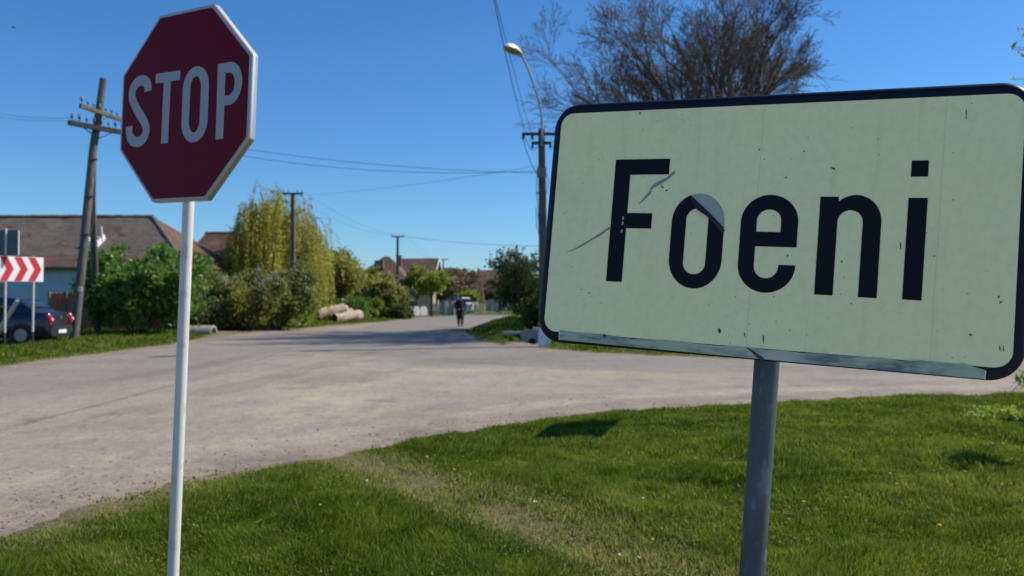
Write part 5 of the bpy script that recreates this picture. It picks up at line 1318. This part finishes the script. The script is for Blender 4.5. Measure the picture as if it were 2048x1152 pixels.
def curve_pts(P, n=8):
    out = []
    for i in range(len(P) - 1):
        p0, p1, p2, p3 = [np.array(P[max(0, min(len(P) - 1, i + j))], float) for j in (-1, 0, 1, 2)]
        for t in np.linspace(0, 1, n, endpoint=False):
            out.append(.5 * ((2 * p1) + (-p0 + p2) * t + (2 * p0 - 5 * p1 + 4 * p2 - p3) * t * t + (-p0 + 3 * p1 - 3 * p2 + p3) * t ** 3))
    return out + [np.array(P[-1], float)]
def band_(P, w):
    P = curve_pts(P); A_, B_ = [], []
    for i, p_ in enumerate(P):
        d_ = P[min(i + 1, len(P) - 1)] - P[max(i - 1, 0)]; d_ = d_ / np.linalg.norm(d_); nrm = np.array([-d_[1], d_[0]]) * w / 2
        A_.append(tuple(p_ + nrm)); B_.append(tuple(p_ - nrm))
    return mmv(A_), mmv(B_)
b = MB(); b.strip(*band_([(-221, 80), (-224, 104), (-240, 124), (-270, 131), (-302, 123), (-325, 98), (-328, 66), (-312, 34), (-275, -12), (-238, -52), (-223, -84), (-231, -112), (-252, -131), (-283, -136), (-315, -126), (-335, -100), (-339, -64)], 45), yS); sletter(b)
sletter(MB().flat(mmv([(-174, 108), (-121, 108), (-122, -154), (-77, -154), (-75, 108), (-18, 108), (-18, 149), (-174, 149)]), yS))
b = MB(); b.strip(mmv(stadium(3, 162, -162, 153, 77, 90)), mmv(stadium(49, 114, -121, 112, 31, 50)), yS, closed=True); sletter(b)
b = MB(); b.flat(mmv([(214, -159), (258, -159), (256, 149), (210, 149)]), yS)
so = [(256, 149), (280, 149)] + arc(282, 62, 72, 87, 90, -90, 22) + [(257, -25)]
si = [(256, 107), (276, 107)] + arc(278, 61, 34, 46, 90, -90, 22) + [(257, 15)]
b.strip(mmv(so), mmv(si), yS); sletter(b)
M_wpole = mat('white_pole_paint', (.66, .65, .60), (.60, .59, .54), .4, scale=2, c3=(.5, .47, .4), s3=14)
MB().tube([(0, 0, 0), (0, 0, L2 * .5), (0, 0, L2 + .33)], .0232, 28).build('pole', M_wpole, ss)
for zc in (.2, -.2):
    b = MB(); b.box((.008, .014, zc), (.5, .016, .035)); b.box((.008, .078, zc), (.08, .012, .04)); b.box((.040, .048, zc), (.012, .06, .035)); b.box((-.024, .048, zc), (.012, .06, .035)); shift(b, off2).build('clamp', M_steel, ss)

# assumed sign, unseen behind the place-name sign, added to cast the verge shadow
hx, hy = 3.10, 10.35
hs = empty('shadow_caster_sign', (hx, hy, gz1(hx, hy) - .02), 'assumed arrow-ended sign added unseen behind the place-name sign to cast the verge shadow', 'road sign', rz=math.radians(73))
MB().tube([(0, 0, 0), (0, 0, 2.7)], .025, 10).build('post', M_steel, hs)
MB().prism([(-.68, 1.95), (.50, 1.95), (.74, 2.33), (.50, 2.72), (-.68, 2.72)], -.05, -.03).build('sign_plate', M_signback, hs)

# ------------------------------------------------------------------ flowers, litter, bird
def dandelion_mb():
    b = MB(); b.tube([(0, 0, 0), (.004, 0, .05), (0, .003, .085)], .0018, 5, cap=False)
    b.tube([(0, .003, .082), (0, .003, .09), (0, .003, .094)], [.006, .018, .013], 10); return b
M_dand = mat('dandelion_yellow', (.80, .50, .02), (.85, .38, .01), .7); M_stalk = mat('flower_stalk', (.12, .2, .04))
dpx = [(908, 958), (854, 928), (1920, 835), (1912, 850), (1832, 876), (1857, 914), (1757, 904), (1976, 903), (1984, 905), (2006, 906), (2035, 907), (2003, 998), (2022, 992), (1930, 970), (1793, 995), (1780, 978), (1690, 1014), (1607, 1025), (1575, 808), (1947, 890), (1861, 875), (1950, 882), (1720, 811), (1902, 852), (1305, 1090), (640, 1040), (1880, 1085), (1390, 930)]
first = None
for i, (px, py) in enumerate(dpx):
    X_, Y_ = gp(px, py + 12)
    if float(edge_d(np.array([X_]), np.array([Y_]))[0]) < .1: continue
    root = empty('dandelion', (X_, Y_, gz1(X_, Y_)), 'small yellow dandelion flower in the near grass', 'flower', 'dandelions in the near grass', random.uniform(0, 6))
    s = random.uniform(.8, 1.2); s *= .62; root.scale = (s, s, s * 1.35)
    if first is None:
        s1 = MB().tube([(0, 0, 0), (.004, 0, .05), (0, .003, .084)], .002, 5, cap=False).build('stalk', M_stalk, root); s2 = MB().tube([(0, .003, .08), (0, .003, .09), (0, .003, .096)], [.006, .02, .014], 10, wob=.25).build('flower_head', M_dand, root); first = (s1, s2)
    else:
        for q in first: o = q.copy(); COL.objects.link(o); o.parent = root
M_daisy = mat('white_petal', (.8, .8, .82), (.7, .7, .75), .7)
fd = None
for i in range(26):
    px, py = (random.uniform(700, 2040), random.uniform(840, 1140)) if i > 8 else (random.uniform(1840, 1990), random.uniform(790, 815))
    X_, Y_ = gp(px, py); 
    if float(edge_d(np.array([X_]), np.array([Y_]))[0]) < .15: continue
    if fd is None:
        fd = MB(); fd.tube([(0, 0, .0), (0, 0, .06)], .0015, 4, cap=False)
        for k in range(9): a = k * 2 * PI / 9; fd.add([(0, 0, .06), (math.cos(a - .22) * .012, math.sin(a - .22) * .012, .063), (math.cos(a) * .013, math.sin(a) * .013, .062), (math.cos(a + .22) * .012, math.sin(a + .22) * .012, .063)], [(0, 1, 2, 3)])
        fd = o = fd.build('daisy', M_daisy, None, fixn=False)
    else: o = fd.copy(); COL.objects.link(o)
    o.location = (X_, Y_, gz1(X_, Y_) + .012); o.rotation_euler = (random.uniform(-.5, .5), random.uniform(-.5, .5), random.uniform(0, 6)); o.scale = (.7, .7, .7); tag(o, 'tiny white daisy in the near grass', 'flower', 'daisies in the near grass')
for (px, py, s, lab) in ((1228, 987, .03, 'crumpled white paper scrap lying in the grass below the sign shadow'), (1229, 925, .012, 'small white paper fleck lying in the grass just under the sign shadow'), (1070, 1020, .013, 'small pale scrap lying on the worn track through the grass')):
    X_, Y_ = gp(px, py + 6); b = MB(); r_ = np.random.default_rng(int(px)); N_ = 5
    vs = [((i - 2) / 2 * s, (j - 2) / 2 * s * .7, r_.random() * s * .7) for i in range(N_) for j in range(N_)]
    b.add(vs, [(i * N_ + j, i * N_ + j + 1, (i + 1) * N_ + j + 1, (i + 1) * N_ + j) for i in range(N_ - 1) for j in range(N_ - 1)])
    tag(b.build('litter', M_daisy, None, fixn=False, loc=(X_, Y_, gz1(X_, Y_) + .035)), lab, 'litter')
bp = at(27, 55, 60)
b = MB(); b.tube([(-.16, 0, 0), (-.05, 0, .01), (.08, 0, .01), (.17, 0, .02)], [.01, .04, .035, .012], 8)
b.add([(0, 0, .01), (.07, 0, .01), (.03, .2, .07), (-.03, .34, .03), (-.03, .18, .05)], [(0, 1, 2, 3, 4)]); b.add([(0, 0, .01), (.07, 0, .01), (.03, -.2, .07), (-.03, -.34, .03), (-.03, -.18, .05)], [(0, 1, 2, 3, 4)])
o = b.build('bird', mat('bird_brown', (.16, .12, .10)), None, fixn=False, loc=bp); o.rotation_euler = (0, .1, .5); tag(o, 'small brown bird flying high at the upper left', 'bird')

print('tris', sum(len(o.data.loops) - 2 * len(o.data.polygons) for o in SC.objects if o.type == 'MESH'))
